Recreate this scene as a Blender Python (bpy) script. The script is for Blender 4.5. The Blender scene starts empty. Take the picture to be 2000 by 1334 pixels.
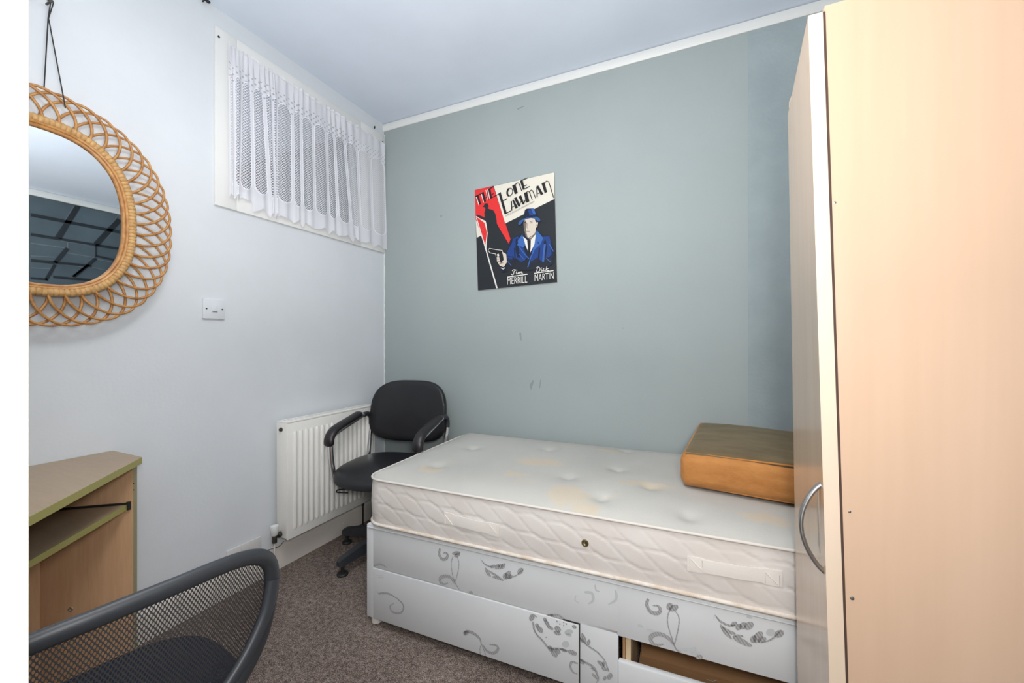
import bpy, bmesh, math, random
from mathutils import Vector, Matrix
random.seed(7)
SC = bpy.context.scene
COL = SC.collection
PI = math.pi

# ------------------------------------------------------------------ camera, world, light, exposure
CAM = Vector((1.877, -2.089, 1.12)); YAW = math.radians(24.3); F = 786.0
cd = bpy.data.cameras.new('camera'); cd.sensor_width = 36; cd.lens = 36*F/2000; cd.clip_start = .01
cam = bpy.data.objects.new('camera', cd); COL.objects.link(cam)
cam.location = CAM; cam.rotation_euler = (PI/2, 0, YAW); SC.camera = cam

w = bpy.data.worlds.new('world'); SC.world = w; w.use_nodes = True
w.node_tree.nodes['Background'].inputs[0].default_value = (.92, .96, 1, 1)
w.node_tree.nodes['Background'].inputs[1].default_value = .6

def area(name, loc, target, size, power, col=(1, 1, 1), sy=None):
    l = bpy.data.lights.new(name, 'AREA'); l.energy = power; l.color = col; l.size = size
    if sy: l.shape = 'RECTANGLE'; l.size_y = sy
    else: l.shape = 'DISK'
    o = bpy.data.objects.new(name, l); COL.objects.link(o); o.location = loc
    o.rotation_euler = (Vector(target)-Vector(loc)).to_track_quat('-Z', 'Y').to_euler()
    return o
area('ceiling_fill', (1.45, -1.62, 2.5), (1.5, -1.3, 0), .7, 9, (1, .975, .95))  # added soft fill under the ceiling, lifts the lower parts of the room
area('bounce_fill', (1.45, -1.8, 1.3), (1.45, -1.6, 2.56), .35, 14, (1, .985, .975))  # added up-facing fill that brightens the ceiling
area('camera_flash', (2.0, -2.12, 1.27), (1.1, -.4, .8), .22, 8.5, (1, .985, .97))
area('reflection_fill', (-1.0, -1.1, 1.65), (-.9, -.8, 2.56), .5, 3.0, (.93, .97, 1))  # added fill, makes the ceiling behind the pane brighter than its wall
SC.view_settings.view_transform = 'Standard'; SC.view_settings.look = 'None'
SC.view_settings.gamma = 1; SC.view_settings.use_curve_mapping = False
SC.view_settings.exposure = 0.65

# ------------------------------------------------------------------ pixel -> place helpers
FW = Vector((-math.sin(YAW), math.cos(YAW), 0)); RT = Vector((math.cos(YAW), math.sin(YAW), 0)); UP = Vector((0, 0, 1))
def ray(px, py): return FW + RT*((px-1000)/F) - UP*((py-667)/F)
def on_plane(px, py, p0, n):
    d = ray(px, py); n = Vector(n); return CAM + d*((Vector(p0)-CAM).dot(n)/d.dot(n))
def atX(px, py, x): return on_plane(px, py, (x, 0, 0), (1, 0, 0))
def atY(px, py, y): return on_plane(px, py, (0, y, 0), (0, 1, 0))
def atZ(px, py, z): return on_plane(px, py, (0, 0, z), (0, 0, 1))

# ------------------------------------------------------------------ node expression helper
class E:
    def __init__(s, nt, sock): s.nt, s.s = nt, sock
    def op(s, o, *a, clamp=False):
        n = s.nt.nodes.new('ShaderNodeMath'); n.operation = o; n.use_clamp = clamp
        for i, v in enumerate((s,)+a):
            if isinstance(v, E): s.nt.links.new(v.s, n.inputs[i])
            else: n.inputs[i].default_value = v
        return E(s.nt, n.outputs[0])
    def __add__(s, o): return s.op('ADD', o)
    def __radd__(s, o): return s.op('ADD', o)
    def __sub__(s, o): return s.op('SUBTRACT', o)
    def __rsub__(s, o): return (s*-1)+o
    def __mul__(s, o): return s.op('MULTIPLY', o)
    def __rmul__(s, o): return s.op('MULTIPLY', o)
    def __truediv__(s, o): return s.op('DIVIDE', o)
    def lt(s, o): return s.op('LESS_THAN', o)
    def gt(s, o): return s.op('GREATER_THAN', o)
    def sin(s): return s.op('SINE')
    def abs(s): return s.op('ABSOLUTE')
    def frac(s): return s.op('FRACT')
    def max(s, o): return s.op('MAXIMUM', o)
    def min(s, o): return s.op('MINIMUM', o)
    def pow(s, o): return s.op('POWER', o)
    def clamp(s): return s.op('ADD', 0.0, clamp=True)

def lin(c):
    return tuple((v/255/12.92 if v/255 <= .04045 else ((v/255+.055)/1.055)**2.4) for v in c)+(1,)
class Mat:
    """small wrapper round a principled material"""
    def __init__(s, name, col, rough=.6, metal=0, spec=.5, **kw):
        s.m = bpy.data.materials.new(name); s.m.use_nodes = True; s.nt = s.m.node_tree
        s.b = s.nt.nodes['Principled BSDF']
        s.col = col if len(col) == 4 else tuple(col)+(1,)
        s.b.inputs['Base Color'].default_value = s.col
        s.b.inputs['Roughness'].default_value = rough; s.b.inputs['Metallic'].default_value = metal
        s.b.inputs['Specular IOR Level'].default_value = spec
        for k, v in kw.items(): s.b.inputs[k].default_value = v
    def node(s, t, **kw):
        n = s.nt.nodes.new(t)
        for k, v in kw.items():
            if hasattr(n, k): setattr(n, k, v)
            else: n.inputs[k].default_value = v
        return n
    def coord(s, which='Object', scale=(1, 1, 1), rot=(0, 0, 0)):
        tc = s.node('ShaderNodeTexCoord'); mp = s.node('ShaderNodeMapping')
        mp.inputs['Scale'].default_value = scale; mp.inputs['Rotation'].default_value = rot
        s.nt.links.new(tc.outputs[which], mp.inputs['Vector']); return mp.outputs[0]
    def noise(s, scale, detail=4, rough=.55, vec=None, sc=(1, 1, 1), which='Object', dist=0):
        n = s.node('ShaderNodeTexNoise'); n.inputs['Scale'].default_value = scale
        n.inputs['Detail'].default_value = detail; n.inputs['Roughness'].default_value = rough
        n.inputs['Distortion'].default_value = dist
        s.nt.links.new(vec or s.coord(which, sc), n.inputs['Vector']); return E(s.nt, n.outputs['Fac'])
    def ramp(s, fac, stops):
        r = s.node('ShaderNodeValToRGB'); e = r.color_ramp.elements
        while len(e) < len(stops): e.new(.5)
        for i, (p, c) in enumerate(stops): e[i].position = p; e[i].color = c if len(c) == 4 else tuple(c)+(1,)
        s.nt.links.new(fac.s, r.inputs[0]); return r.outputs[0]
    def mix(s, fac, a, b):
        n = s.node('ShaderNodeMix'); n.data_type = 'RGBA'
        if isinstance(fac, E): s.nt.links.new(fac.s, n.inputs[0])
        else: n.inputs[0].default_value = fac
        for i, v in ((6, a), (7, b)):
            if isinstance(v, tuple): n.inputs[i].default_value = v if len(v) == 4 else v+(1,)
            else: s.nt.links.new(v, n.inputs[i])
        return n.outputs[2]
    def color(s, sock): s.nt.links.new(sock, s.b.inputs['Base Color']); return s
    def setin(s, name, e): s.nt.links.new(e.s, s.b.inputs[name]); return s
    def bump(s, e, strength=.3, dist=.002):
        n = s.node('ShaderNodeBump'); n.inputs['Strength'].default_value = strength; n.inputs['Distance'].default_value = dist
        s.nt.links.new(e.s, n.inputs['Height']); s.nt.links.new(n.outputs[0], s.b.inputs['Normal']); return s
    def xyz(s, which='Object', vec=None):
        n = s.node('ShaderNodeSeparateXYZ'); s.nt.links.new(vec or s.coord(which), n.inputs[0])
        return [E(s.nt, n.outputs[i]) for i in range(3)]

def paint(name, col, bumpscale=160, bumps=.25, rough=.75, vary=.04, dist=.0015):
    m = Mat(name, col, rough, spec=.25)
    n = m.noise(2.2, 5); c = m.col
    m.color(m.ramp(n, [(.3, tuple(v*(1-vary) for v in c[:3])), (.7, tuple(min(1, v*(1+vary)) for v in c[:3]))]))
    m.bump(m.noise(bumpscale, 3)*.6+m.noise(bumpscale*.25, 2)*.8, bumps, dist); return m

M = {}
M['wall_white'] = paint('white_wall_paint', (.70, .73, .76, 1), 90, .35)
M['ceiling'] = paint('ceiling_paint', (.72, .79, .89, 1), 60, .15)
M['trimwhite'] = Mat('gloss_white_trim', (.80, .81, .79, 1), .4)
M['cream'] = paint('cream_gloss', (.70, .655, .60, 1), 40, .1, .4, .05)
M['frame'] = paint('window_frame_paint', (.80, .80, .78, 1), 30, .2, .5, .03)
M['radiator'] = Mat('radiator_enamel', (.88, .865, .82, 1), .35)
M['jamb'] = paint('jamb_gloss', (.50, .475, .42, 1), 12, .15, .4, .03)
# grey-blue feature wall, slightly bluer and rougher on the boxed strip
m = Mat('blue_grey_wall_paint', (.33, .40, .41, 1), .7, spec=.3)
n = m.noise(1.6, 6); x, y, z = m.xyz()
base = m.ramp(n, [(.3, (.355, .405, .403)), (.7, (.385, .435, .431))])
sc_ = (m.noise(7, 2, sc=(1, 1, .25)).gt(.76))
m.color(m.mix(sc_*.35, base, (.27, .32, .32)))
m.bump(m.noise(110, 3)+m.noise(14, 3, sc=(1, 1, .3))*.5, .25, .0015); M['wall_blue'] = m
m = Mat('blue_grey_rough_strip', (.31, .37, .40, 1), .75, spec=.3)
m.color(m.ramp(m.noise(9, 6), [(.3, (.325, .388, .402)), (.7, (.365, .428, .442))]))
m.bump(m.noise(60, 4), .6, .003); M['wall_strip'] = m
# carpet
m = Mat('brown_carpet', (.1, .08, .07, 1), .95, spec=.05)
a = m.noise(260, 3, .8); b = m.noise(60, 4, .7); c = m.noise(3, 3)
m.color(m.ramp(a*.62+b*.28+c*.10, [(.40, (.055, .040, .033)), (.5, (.225, .175, .15)), (.59, (.52, .43, .38))]))
m.bump(a+b*.5, 1.0, .006); M['carpet'] = m
def wood(name, c1, c2, axis=(1, 1, .06), scale=16, rough=.42, spec=.4, rot=(0, 0, 0), fine=.35):
    m = Mat(name, c1, rough, spec=spec)
    v = m.coord('Object', axis, rot)
    n1 = m.noise(scale, 5, .6, vec=v, dist=.6); n2 = m.noise(scale*9, 3, .6, vec=v)
    m.color(m.ramp(n1*(1-fine)+n2*fine, [(.33, c2), (.62, c1)]))
    return m
M['beech'] = wood('pale_beech_laminate', (.60, .42, .30), (.54, .37, .255), (1, 1, .04), 5, .38, fine=.25)
M['beech_edge'] = wood('pale_beech_edge', (.66, .53, .41), (.63, .50, .38), (1, 1, .04), 6, .4)
M['beech_door'] = wood('grey_beech_door', (.60, .455, .335), (.54, .40, .29), (1, 1, .04), 7, .22, .6)
M['deskwood'] = wood('desk_beech', (.74, .47, .275), (.62, .37, .20), (1, 1, .07), 22)
M['desktop'] = wood('desk_top_laminate', (.42, .315, .215), (.36, .265, .175), (.08, .6, 1), 22, rot=(0, 0, .75))
M['edgeband'] = Mat('yellow_green_edge_band', (.40, .36, .115, 1), .5)
M['panelband'] = Mat('dull_edge_band', (.36, .31, .17, 1), .55)
M['rawwood'] = wood('raw_drawer_board', (.42, .245, .12), (.33, .18, .085), (.08, 1, 1), 18, .7)
M['chip'] = paint('chipboard', (.55, .42, .27, 1), 300, .6, .9, .2)
M['black'] = Mat('matt_black', (.012, .012, .013, 1), .6)
M['vinyl'] = Mat('black_vinyl', (.011, .0115, .014, 1), .42, spec=.5)
M['vinyl'].bump(M['vinyl'].noise(350, 2), .12, .001)
M['padvinyl'] = Mat('black_padded_arm', (.016, .013, .015, 1), .38)
M['plastic'] = Mat('charcoal_plastic', (.028, .032, .038, 1), .42)
M['plastic'].bump(M['plastic'].noise(500, 2), .15, .001)
M['seatfabric'] = Mat('dark_navy_seat_fabric', (.018, .022, .033, 1), .95, spec=.1)
M['seatfabric'].bump(M['seatfabric'].noise(300, 2), .6, .003)
M['chrome'] = Mat('chrome', (.92, .93, .95, 1), .16, 1)
M['satin'] = Mat('satin_nickel', (.50, .49, .48, 1), .3, 1)
M['brass'] = Mat('brass_eyelet', (.30, .25, .12, 1), .35, 1)
M['valve'] = Mat('white_valve_plastic', (.72, .74, .73, 1), .35)
M['dark_metal'] = Mat('tarnished_metal', (.09, .085, .075, 1), .4, .8)
M['plate'] = Mat('white_switch_plastic', (.72, .75, .78, 1), .45)
M['plate2'] = Mat('grey_white_socket_plastic', (.66, .65, .64, 1), .35)
M['cord'] = Mat('dark_cord', (.03, .03, .03, 1), .8)
M['mirror'] = Mat('mirror_silver', (.86, .89, .90, 1), .015, 1)
m = Mat('wicker_cane', (.50, .245, .075, 1), .4, spec=.5)
m.color(m.ramp(m.noise(45, 4), [(.3, (.36, .145, .035)), (.7, (.60, .31, .10))])); M['cane'] = m
m = Mat('cane_binding', (.58, .35, .13, 1), .5)
m.color(m.ramp(m.noise(70, 3), [(.3, (.46, .25, .085)), (.7, (.66, .40, .16))])); M['binding'] = m
M['glass'] = Mat('window_glass', (.9, .93, .95, 1), .03, spec=.5); M['glass'].b.inputs['Transmission Weight'].default_value = 1
M['glass'].b.inputs['IOR'].default_value = 1.35
M['tile'] = paint('dark_slate_tile', (.085, .115, .135, 1), 25, .15, .45, .25)
M['tilelight'] = Mat('tile_bevel_edge', (.13, .165, .185, 1), .5)
M['grout'] = Mat('dark_joint', (.010, .016, .022, 1), .6)
M['reflection_box'] = paint('reflection_box_paint', (.17, .20, .21, 1), 40, .2)  # dark wall tone of the pane's reflection, for the added box
# cushion velvet
m = Mat('tan_brown_velvet', (.36, .17, .055, 1), .9, spec=.1)
m.color(m.ramp(m.noise(24, 6, .7, sc=(.4, 1, 1)), [(.3, (.38, .155, .045)), (.7, (.53, .245, .080))]))
m.b.inputs['Sheen Weight'].default_value = .25; m.b.inputs['Sheen Roughness'].default_value = .4
m.b.inputs['Sheen Tint'].default_value = (.6, .6, .5, 1)
m.bump(m.noise(160, 3, sc=(.3, 1, 1)), .35, .002); M['velvet'] = m
m = Mat('velvet_top_light_tone', (.24, .165, .085, 1), .9, spec=.1)  # cushion top: light on the nap painted in as a darker, greyer tone
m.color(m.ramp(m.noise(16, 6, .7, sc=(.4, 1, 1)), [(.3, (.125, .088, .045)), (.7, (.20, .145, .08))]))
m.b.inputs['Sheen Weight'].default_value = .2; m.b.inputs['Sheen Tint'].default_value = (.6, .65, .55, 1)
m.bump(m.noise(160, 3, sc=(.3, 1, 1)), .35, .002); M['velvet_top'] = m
# mattress
m = Mat('mattress_top_cloth', (.6, .58, .54, 1), .85, spec=.15)
n = m.noise(5.5, 4, .5); c = m.noise(3.0, 2, .4, sc=(1, 1.5, 1), dist=.5)
xq, yq, zq = m.xyz(); st = (n-.64)*7; st = st.clamp()*.6
wx, wy = (m.noise(9, 4, .6)-.5)*.16, (m.noise(7, 4, .6, sc=(1.3, 1, 1))-.5)*.16
STAINS = [((1050, 903), .10, .05), ((1110, 962), .07, .07), ((835, 915), .05, .035), ((1195, 880), .08, .03), ((1150, 985), .06, .04), ((1270, 950), .10, .03), ((1490, 1012), .06, .04), ((985, 845), .05, .02), ((1010, 925), .06, .02)]
for (pp_, ra, rb) in STAINS:
    q_ = on_plane(*pp_, (0, 0, .612), (0, 0, 1))-Vector((.695, -.872, 0)); cx_ = q_.x+q_.y*.0244; cy_ = q_.y-q_.x*.0244
    dd_ = (((xq+wx-cx_)/ra).pow(2)+((yq+wy-cy_)/rb).pow(2)).pow(.5); st = st.max(((1.15-dd_)*2.2).clamp()*.9)
m.color(m.mix(st*.62, m.ramp(m.noise(1.8, 4), [(.35, (.455, .45, .42)), (.65, (.515, .505, .47))]), (.60, .49, .35)))
m.bump(m.noise(300, 2)*.3+m.noise(9, 3), .25, .006); M['mat_top'] = m
m = Mat('mattress_side_cloth', (.70, .655, .62, 1), .85, spec=.15)
m.color(m.ramp(m.noise(6, 5), [(.3, (.64, .585, .545)), (.7, (.71, .675, .64))]))
m.bump(m.noise(500, 2), .2, .001); M['mat_side'] = m
M['mat_pipe'] = Mat('mattress_piping', (.66, .62, .57, 1), .8)
m = Mat('mattress_worn_piping', (.70, .64, .56, 1), .8)
m.color(m.ramp(m.noise(25, 4), [(.35, (.60, .50, .40)), (.6, (.74, .69, .63))])); M['mat_pipe2'] = m
m = Mat('divan_satin_fabric', (.66, .68, .69, 1), .45, spec=.5)
m.color(m.ramp(m.noise(1.6, 4), [(.3, (.59, .605, .615)), (.7, (.67, .685, .695))]))
m.bump(m.noise(6, 2), .2, .004); M['divan'] = m
m = Mat('divan_grey_print', (.33, .33, .335, 1), .5)
x, y, z = m.xyz(); sw = ((x*700+z*500).sin()*.5+.5)
m.color(m.mix(sw, (.27, .27, .275), (.44, .44, .445))); M['print'] = m
M['print_faint'] = Mat('divan_faint_print', (.52, .545, .55, 1), .5)
M['tape'] = Mat('woven_tape', (.74, .70, .65, 1), .8); M['tape'].bump(M['tape'].noise(200, 2), .3, .001)

# ------------------------------------------------------------------ mesh helpers
def mesh_obj(name, bm, mats, smooth=35, parent=None, off=None):
    bmesh.ops.recalc_face_normals(bm, faces=bm.faces) if getattr(bm, 'fixn', True) is True else None
    if smooth:
        for f in bm.faces: f.smooth = True
        lim = math.radians(smooth)
        for e in bm.edges:
            if len(e.link_faces) == 2 and e.calc_face_angle(0) > lim: e.smooth = False
    me = bpy.data.meshes.new(name)
    if off is not None: bmesh.ops.translate(bm, verts=bm.verts, vec=-Vector(off))
    bm.to_mesh(me); bm.free()
    if not isinstance(mats, (list, tuple)): mats = [mats]
    for k in mats: me.materials.append(k.m)
    o = bpy.data.objects.new(name, me); COL.objects.link(o)
    if parent: o.parent = parent
    return o
def B(): return bmesh.new()
def struct(name, bm, mats, smooth=35):
    o = mesh_obj(name, bm, mats, smooth); o['kind'] = 'structure'; return o
def thing(name, label, cat, loc=(0, 0, 0), rz=0, group=None):
    o = bpy.data.objects.new(name, None); COL.objects.link(o); o.location = loc; o.rotation_euler = (0, 0, rz)
    o.empty_display_size = .05
    o['label'] = label; o['category'] = cat
    if group: o['group'] = group
    return o
def wpart(name, bm, mats, root, smooth=35, label=None):
    """a part modelled in room coordinates under an unrotated root"""
    o = mesh_obj(name, bm, mats, smooth, root, off=root['_l'] if '_l' in root else root.location)
    if label: o['label'] = label
    return o
def part(name, bm, mats, root, smooth=35, label=None):
    o = mesh_obj(name, bm, mats, smooth, root)
    if label: o['label'] = label
    return o
def bx(bm, lo, hi, bev=0, mi=0, seg=2, Mx=None):
    r = bmesh.ops.create_cube(bm, size=1)
    vs = r['verts']; lo = Vector(lo); hi = Vector(hi)
    for v in vs: v.co = Vector([(lo[i]+hi[i])/2+v.co[i]*(hi[i]-lo[i]) for i in range(3)])
    fs = list({f for v in vs for f in v.link_faces})
    if bev:
        es = list({e for v in vs for e in v.link_edges})
        rr = bmesh.ops.bevel(bm, geom=es, offset=bev, segments=seg, affect='EDGES', profile=.5)
        fs = list(set([f for f in fs if f.is_valid])|set(rr['faces']))
    for f in fs: f.material_index = mi
    if Mx is not None:
        for v in {v for f in fs for v in f.verts}: v.co = Mx @ v.co
    return fs
def prism(bm, poly, z0, z1, mi=0, mi_side=None, bev=0):
    a = [bm.verts.new((p[0], p[1], z0)) for p in poly]; b = [bm.verts.new((p[0], p[1], z1)) for p in poly]
    fs = [bm.faces.new(a[::-1]), bm.faces.new(b)]
    for i in range(len(poly)):
        j = (i+1) % len(poly); f = bm.faces.new((a[i], a[j], b[j], b[i])); f.material_index = mi if mi_side is None else mi_side
    fs[0].material_index = fs[1].material_index = mi
    return fs
def hexa(bm, c, mi=0):
    """box from 8 corners: bottom 4 then top 4"""
    v = [bm.verts.new(p) for p in c]
    for q in ((3, 2, 1, 0), (4, 5, 6, 7), (0, 1, 5, 4), (1, 2, 6, 5), (2, 3, 7, 6), (3, 0, 4, 7)):
        f = bm.faces.new([v[i] for i in q]); f.material_index = mi
def smoothpath(pts, n=8, closed=False):
    P = [Vector(p) for p in pts]; out = []; L = len(P)
    rng = range(L) if closed else range(L-1)
    for i in rng:
        if closed: p0, p1, p2, p3 = P[(i-1) % L], P[i], P[(i+1) % L], P[(i+2) % L]
        else: p0, p1, p2, p3 = P[max(i-1, 0)], P[i], P[i+1], P[min(i+2, L-1)]
        for k in range(n):
            t = k/n
            out.append(.5*((2*p1)+(-p0+p2)*t+(2*p0-5*p1+4*p2-p3)*t*t+(-p0+3*p1-3*p2+p3)*t**3))
    if not closed: out.append(P[-1])
    return out
def tube(bm, pts, r, n=8, closed=False, r2=None, nrm=None, mi=0, taper=None):
    """round (or elliptical, r along nrm-ish, r2 across) tube along points"""
    P = [Vector(p) for p in pts]; L = len(P); rings = []
    up = Vector(nrm) if nrm is not None else None
    prev = None
    for i, p in enumerate(P):
        if closed: t = (P[(i+1) % L]-P[i-1])
        else: t = P[min(i+1, L-1)]-P[max(i-1, 0)]
        if t.length < 1e-9: t = Vector((0, 0, 1))
        t.normalize()
        if up is not None: a = up-t*up.dot(t)
        else:
            if prev is None:
                a = Vector((0, 0, 1)) if abs(t.z) < .9 else Vector((1, 0, 0)); a = a-t*a.dot(t)
            else: a = prev-t*prev.dot(t)
        if a.length < 1e-6: a = t.orthogonal()
        a.normalize(); prev = a; b = t.cross(a)
        k = 1 if taper is None else taper(i/(L-1))
        ra = r*k; rb = (r2 if r2 else r)*k
        rings.append([bm.verts.new(p+a*math.cos(2*PI*j/n)*ra+b*math.sin(2*PI*j/n)*rb) for j in range(n)])
    m_ = L if closed else L-1
    for i in range(m_):
        A, Bb = rings[i], rings[(i+1) % L]
        for j in range(n):
            f = bm.faces.new((A[j], A[(j+1) % n], Bb[(j+1) % n], Bb[j])); f.material_index = mi
    if not closed:
        for R_ in (rings[0][::-1], rings[-1]):
            f = bm.faces.new(R_); f.material_index = mi
def lathe(bm, prof, c=(0, 0, 0), axis='Z', n=24, mi=0):
    """prof: list of (radius, height)"""
    c = Vector(c); rings = []
    def P(r, h, a):
        if axis == 'Z': return c+Vector((r*math.cos(a), r*math.sin(a), h))
        if axis == 'X': return c+Vector((h, r*math.cos(a), r*math.sin(a)))
        return c+Vector((r*math.cos(a), h, r*math.sin(a)))
    for r, h in prof: rings.append([bm.verts.new(P(max(r, 1e-5), h, 2*PI*j/n)) for j in range(n)])
    for i in range(len(rings)-1):
        for j in range(n):
            f = bm.faces.new((rings[i][j], rings[i][(j+1) % n], rings[i+1][(j+1) % n], rings[i+1][j])); f.material_index = mi
    for R_ in (rings[0][::-1], rings[-1]): bm.faces.new(R_).material_index = mi
def cushion_bm(w_, d_, z0, z1, p=3.2, crown=.02, n=26, front=0, yround=1.0):
    """rounded pad: superellipse plan, closed, soft edges"""
    bm = B(); rings = []; N = 56
    prof = [(0, z0), (.6, z0), (.9, z0), (.975, z0+.008), (1.0, z0+(z1-z0)*.4), (.99, z0+(z1-z0)*.7), (.95, z1-.006), (.88, z1), (.7, z1+crown*.55), (.4, z1+crown*.9), (0.001, z1+crown)]
    for s, z in prof:
        ring = []
        for j in range(N):
            a = 2*PI*j/N; ca, sa = math.cos(a), math.sin(a)
            x = math.copysign(abs(ca)**(2/p), ca)*w_/2*max(s, .001); y = math.copysign(abs(sa)**(2/p), sa)*d_/2*max(s, .001)
            dz = -front*max(0, -y/(d_/2))**3 if z > z0+.01 else 0
            ring.append(bm.verts.new((x, y, z+dz)))
        rings.append(ring)
    for i in range(len(rings)-1):
        for j in range(N): bm.faces.new((rings[i][j], rings[i][(j+1) % N], rings[i+1][(j+1) % N], rings[i+1][j]))
    bm.faces.new(rings[0][::-1]); bm.faces.new(rings[-1])
    return bm

# ================================================================== THE ROOM
H = 2.56; W = 2.68; YF = -2.009; T = .10
bm = B(); bx(bm, (-2.2, -3.6, -.05), (W+.1, .1, 0)); struct('floor', bm, M['carpet'])
bm = B(); bx(bm, (-2.2, YF-T, H), (W+.1, .1, H+.05)); struct('ceiling', bm, M['ceiling'])
bm = B(); bx(bm, (0, 0, 0), (2.10, T, H)); bx(bm, (2.10, -.003, 0), (W, T, H), mi=1)
for q_ in ([(1014, 650), (1018, 650), (1019, 665), (1016, 665)], [(1034, 752), (1041, 742), (1043, 744), (1037, 763)], [(1055, 742), (1057, 740), (1055, 758), (1053, 757)], [(1010, 212), (1024, 206), (1024, 208), (1011, 215)], [(1215, 640), (1218, 640), (1218, 642), (1215, 642)], [(860, 420), (864, 420), (863, 424), (860, 424)]):
    f_ = bm.faces.new([bm.verts.new(atY(*v_, -.0004)) for v_ in q_[::-1]]); f_.material_index = 2
M['scuff'] = Mat('wall_scuff', (.27, .30, .30, 1), .8)
struct('wall_back', bm, [M['wall_blue'], M['wall_strip'], M['scuff']])
WY0, WY1, WZ0, WZ1 = -.965, -.203, 1.79, 2.40
bm = B()
bx(bm, (-T, YF-T, 0), (0, WY0, H)); bx(bm, (-T, WY1, 0), (0, T, H))
bx(bm, (-T, WY0, 0), (0, WY1, WZ0)); bx(bm, (-T, WY0, WZ1), (0, WY1, H)); struct('wall_left', bm, M['wall_white'])
bm = B(); DX0, DX1, DZ = 1.54, 2.34, 2.03
bx(bm, (0, YF-T, 0), (DX0, YF, H)); bx(bm, (DX1, YF-T, 0), (W, YF, H)); bx(bm, (DX0, YF-T, DZ), (DX1, YF, H))
struct('wall_front', bm, M['wall_white'])
# door frame round the opening the camera stands in
jx = atY(67, 667, YF+.0).x
bm = B()
bx(bm, (DX0, YF-T-.01, 0), (jx-.004, YF+.0, DZ-.03), .002)
bx(bm, (jx-.012, YF-T-.01, 0), (jx, YF-.012, DZ-.03), .002)
bx(bm, (DX1-.03, YF-T-.01, 0), (DX1, YF+.0, DZ-.03), .002); bx(bm, (DX0, YF-T-.01, DZ-.03), (DX1, YF, DZ), .002)
o = struct('door_1', bm, M['jamb'])
# right wall in dark slate blocks; seen only in the mirror
bm = B(); bx(bm, (W, YF-T, 0), (W+T, T, H)); struct('wall_right', bm, M['tile'])
# added box behind the small window, standing in for the pane's reflection
bm = B(); bx(bm, (-2.2, 0, 0), (-T, T, H)); bx(bm, (-2.2, YF-T, 0), (-2.1, T, H)); bx(bm, (-2.2, YF-2*T, 0), (-T, YF-T, H)); struct('wall_reflection_box', bm, M['reflection_box'])
# coving strip
bm = B()
prism(bm, [(0, 0), (0, 0)], 0, 0) if False else None
pr = [(0, -.0005), (0, -.012), (.014, -.016), (.034, -.013), (.043, -.007), (.043, -.0005)]
def coving(bm, x0, x1, zt):
    a = [bm.verts.new((x0, p[1], zt-p[0])) for p in pr]; b = [bm.verts.new((x1, p[1], zt-p[0])) for p in pr]
    bm.faces.new(a); bm.faces.new(b[::-1])
    for i in range(len(pr)): j = (i+1) % len(pr); bm.faces.new((a[i], a[j], b[j], b[i]))
coving(bm, 0.001, W-.001, H-.004); struct('trim_1', bm, M['trimwhite'])
# coving on the right wall
bm = B(); bx(bm, (W-.016, YF+.001, H-.05), (W-.0005, -.017, H-.001), .004); struct('trim_2', bm, M['trimwhite'])
# ragged paint bleed in the corner
bm = B(); zz = .0; prevw = .004; vs = []
while zz < 2.505:
    ww = .004+random.random()*.006+(.004 if 1.75 < zz < 2.3 and random.random() < .5 else 0)
    vs.append((zz, ww)); zz += random.uniform(.008, .03)
for i in range(len(vs)-1):
    z0, w0 = vs[i]; z1, w1 = vs[i+1]
    hexa(bm, [(0, -.0012, z0), (w0, -.0012, z0), (w0, 0, z0), (0, 0, z0), (0, -.0012, z1), (w1, -.0012, z1), (w1, 0, z1), (0, 0, z1)])
struct('trim_3', bm, M['trimwhite'], 0)
# skirting on the left wall
bm = B()
sk = [(0.0005, 0), (.018, 0), (.018, .095), (.012, .108), (.006, .114), (.0005, .116)]
a = [bm.verts.new((p[0], -1.36, p[1])) for p in sk]; b = [bm.verts.new((p[0], -.001, p[1])) for p in sk]
bm.faces.new(a[::-1]); bm.faces.new(b)
for i in range(6): j = (i+1) % 6; bm.faces.new((a[i], a[j], b[j], b[i]))
bx(bm, (.018, -.36, .06), (.022, -.352, .066)); struct('baseboard_left', bm, M['cream'])
bm = B(); bx(bm, (.02, -.016, 0), (W, -.0005, .11), .003); struct('baseboard_back', bm, M['cream'])

# window: board frame, pane
root = thing('window_1', '', 'window'); del root['label']; del root['category']; root['kind'] = 'structure'
bm = B(); FY0, FZ0, FZ1 = -1.043, 1.706, 2.475
for lo, hi in (((.0005, FY0, FZ0), (.012, WY0+.012, FZ1)), ((.0005, WY1-.01, FZ0), (.012, -.002, FZ1)), ((.0005, WY0+.012, WZ1-.01), (.0115, WY1-.01, FZ1)), ((.0005, WY0+.012, FZ0), (.0115, WY1-.01, WZ0+.01))): bx(bm, lo, hi, .0025)
for lo, hi in (((-T, WY0, WZ0), (0, WY0+.008, WZ1)), ((-T, WY1-.008, WZ0), (0, WY1, WZ1)), ((-T, WY0, WZ1-.008), (0, WY1, WZ1)), ((-T, WY0, WZ0), (0, WY1, WZ0+.008))): bx(bm, lo, hi, .001)
o = mesh_obj('window_frame', bm, M['frame'], 35, root)
bm = B(); bx(bm, (-.035, WY0+.008, WZ0+.008), (-.031, WY1-.008, WZ1-.008)); mesh_obj('window_pane', bm, M['glass'], 0, root)

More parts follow.
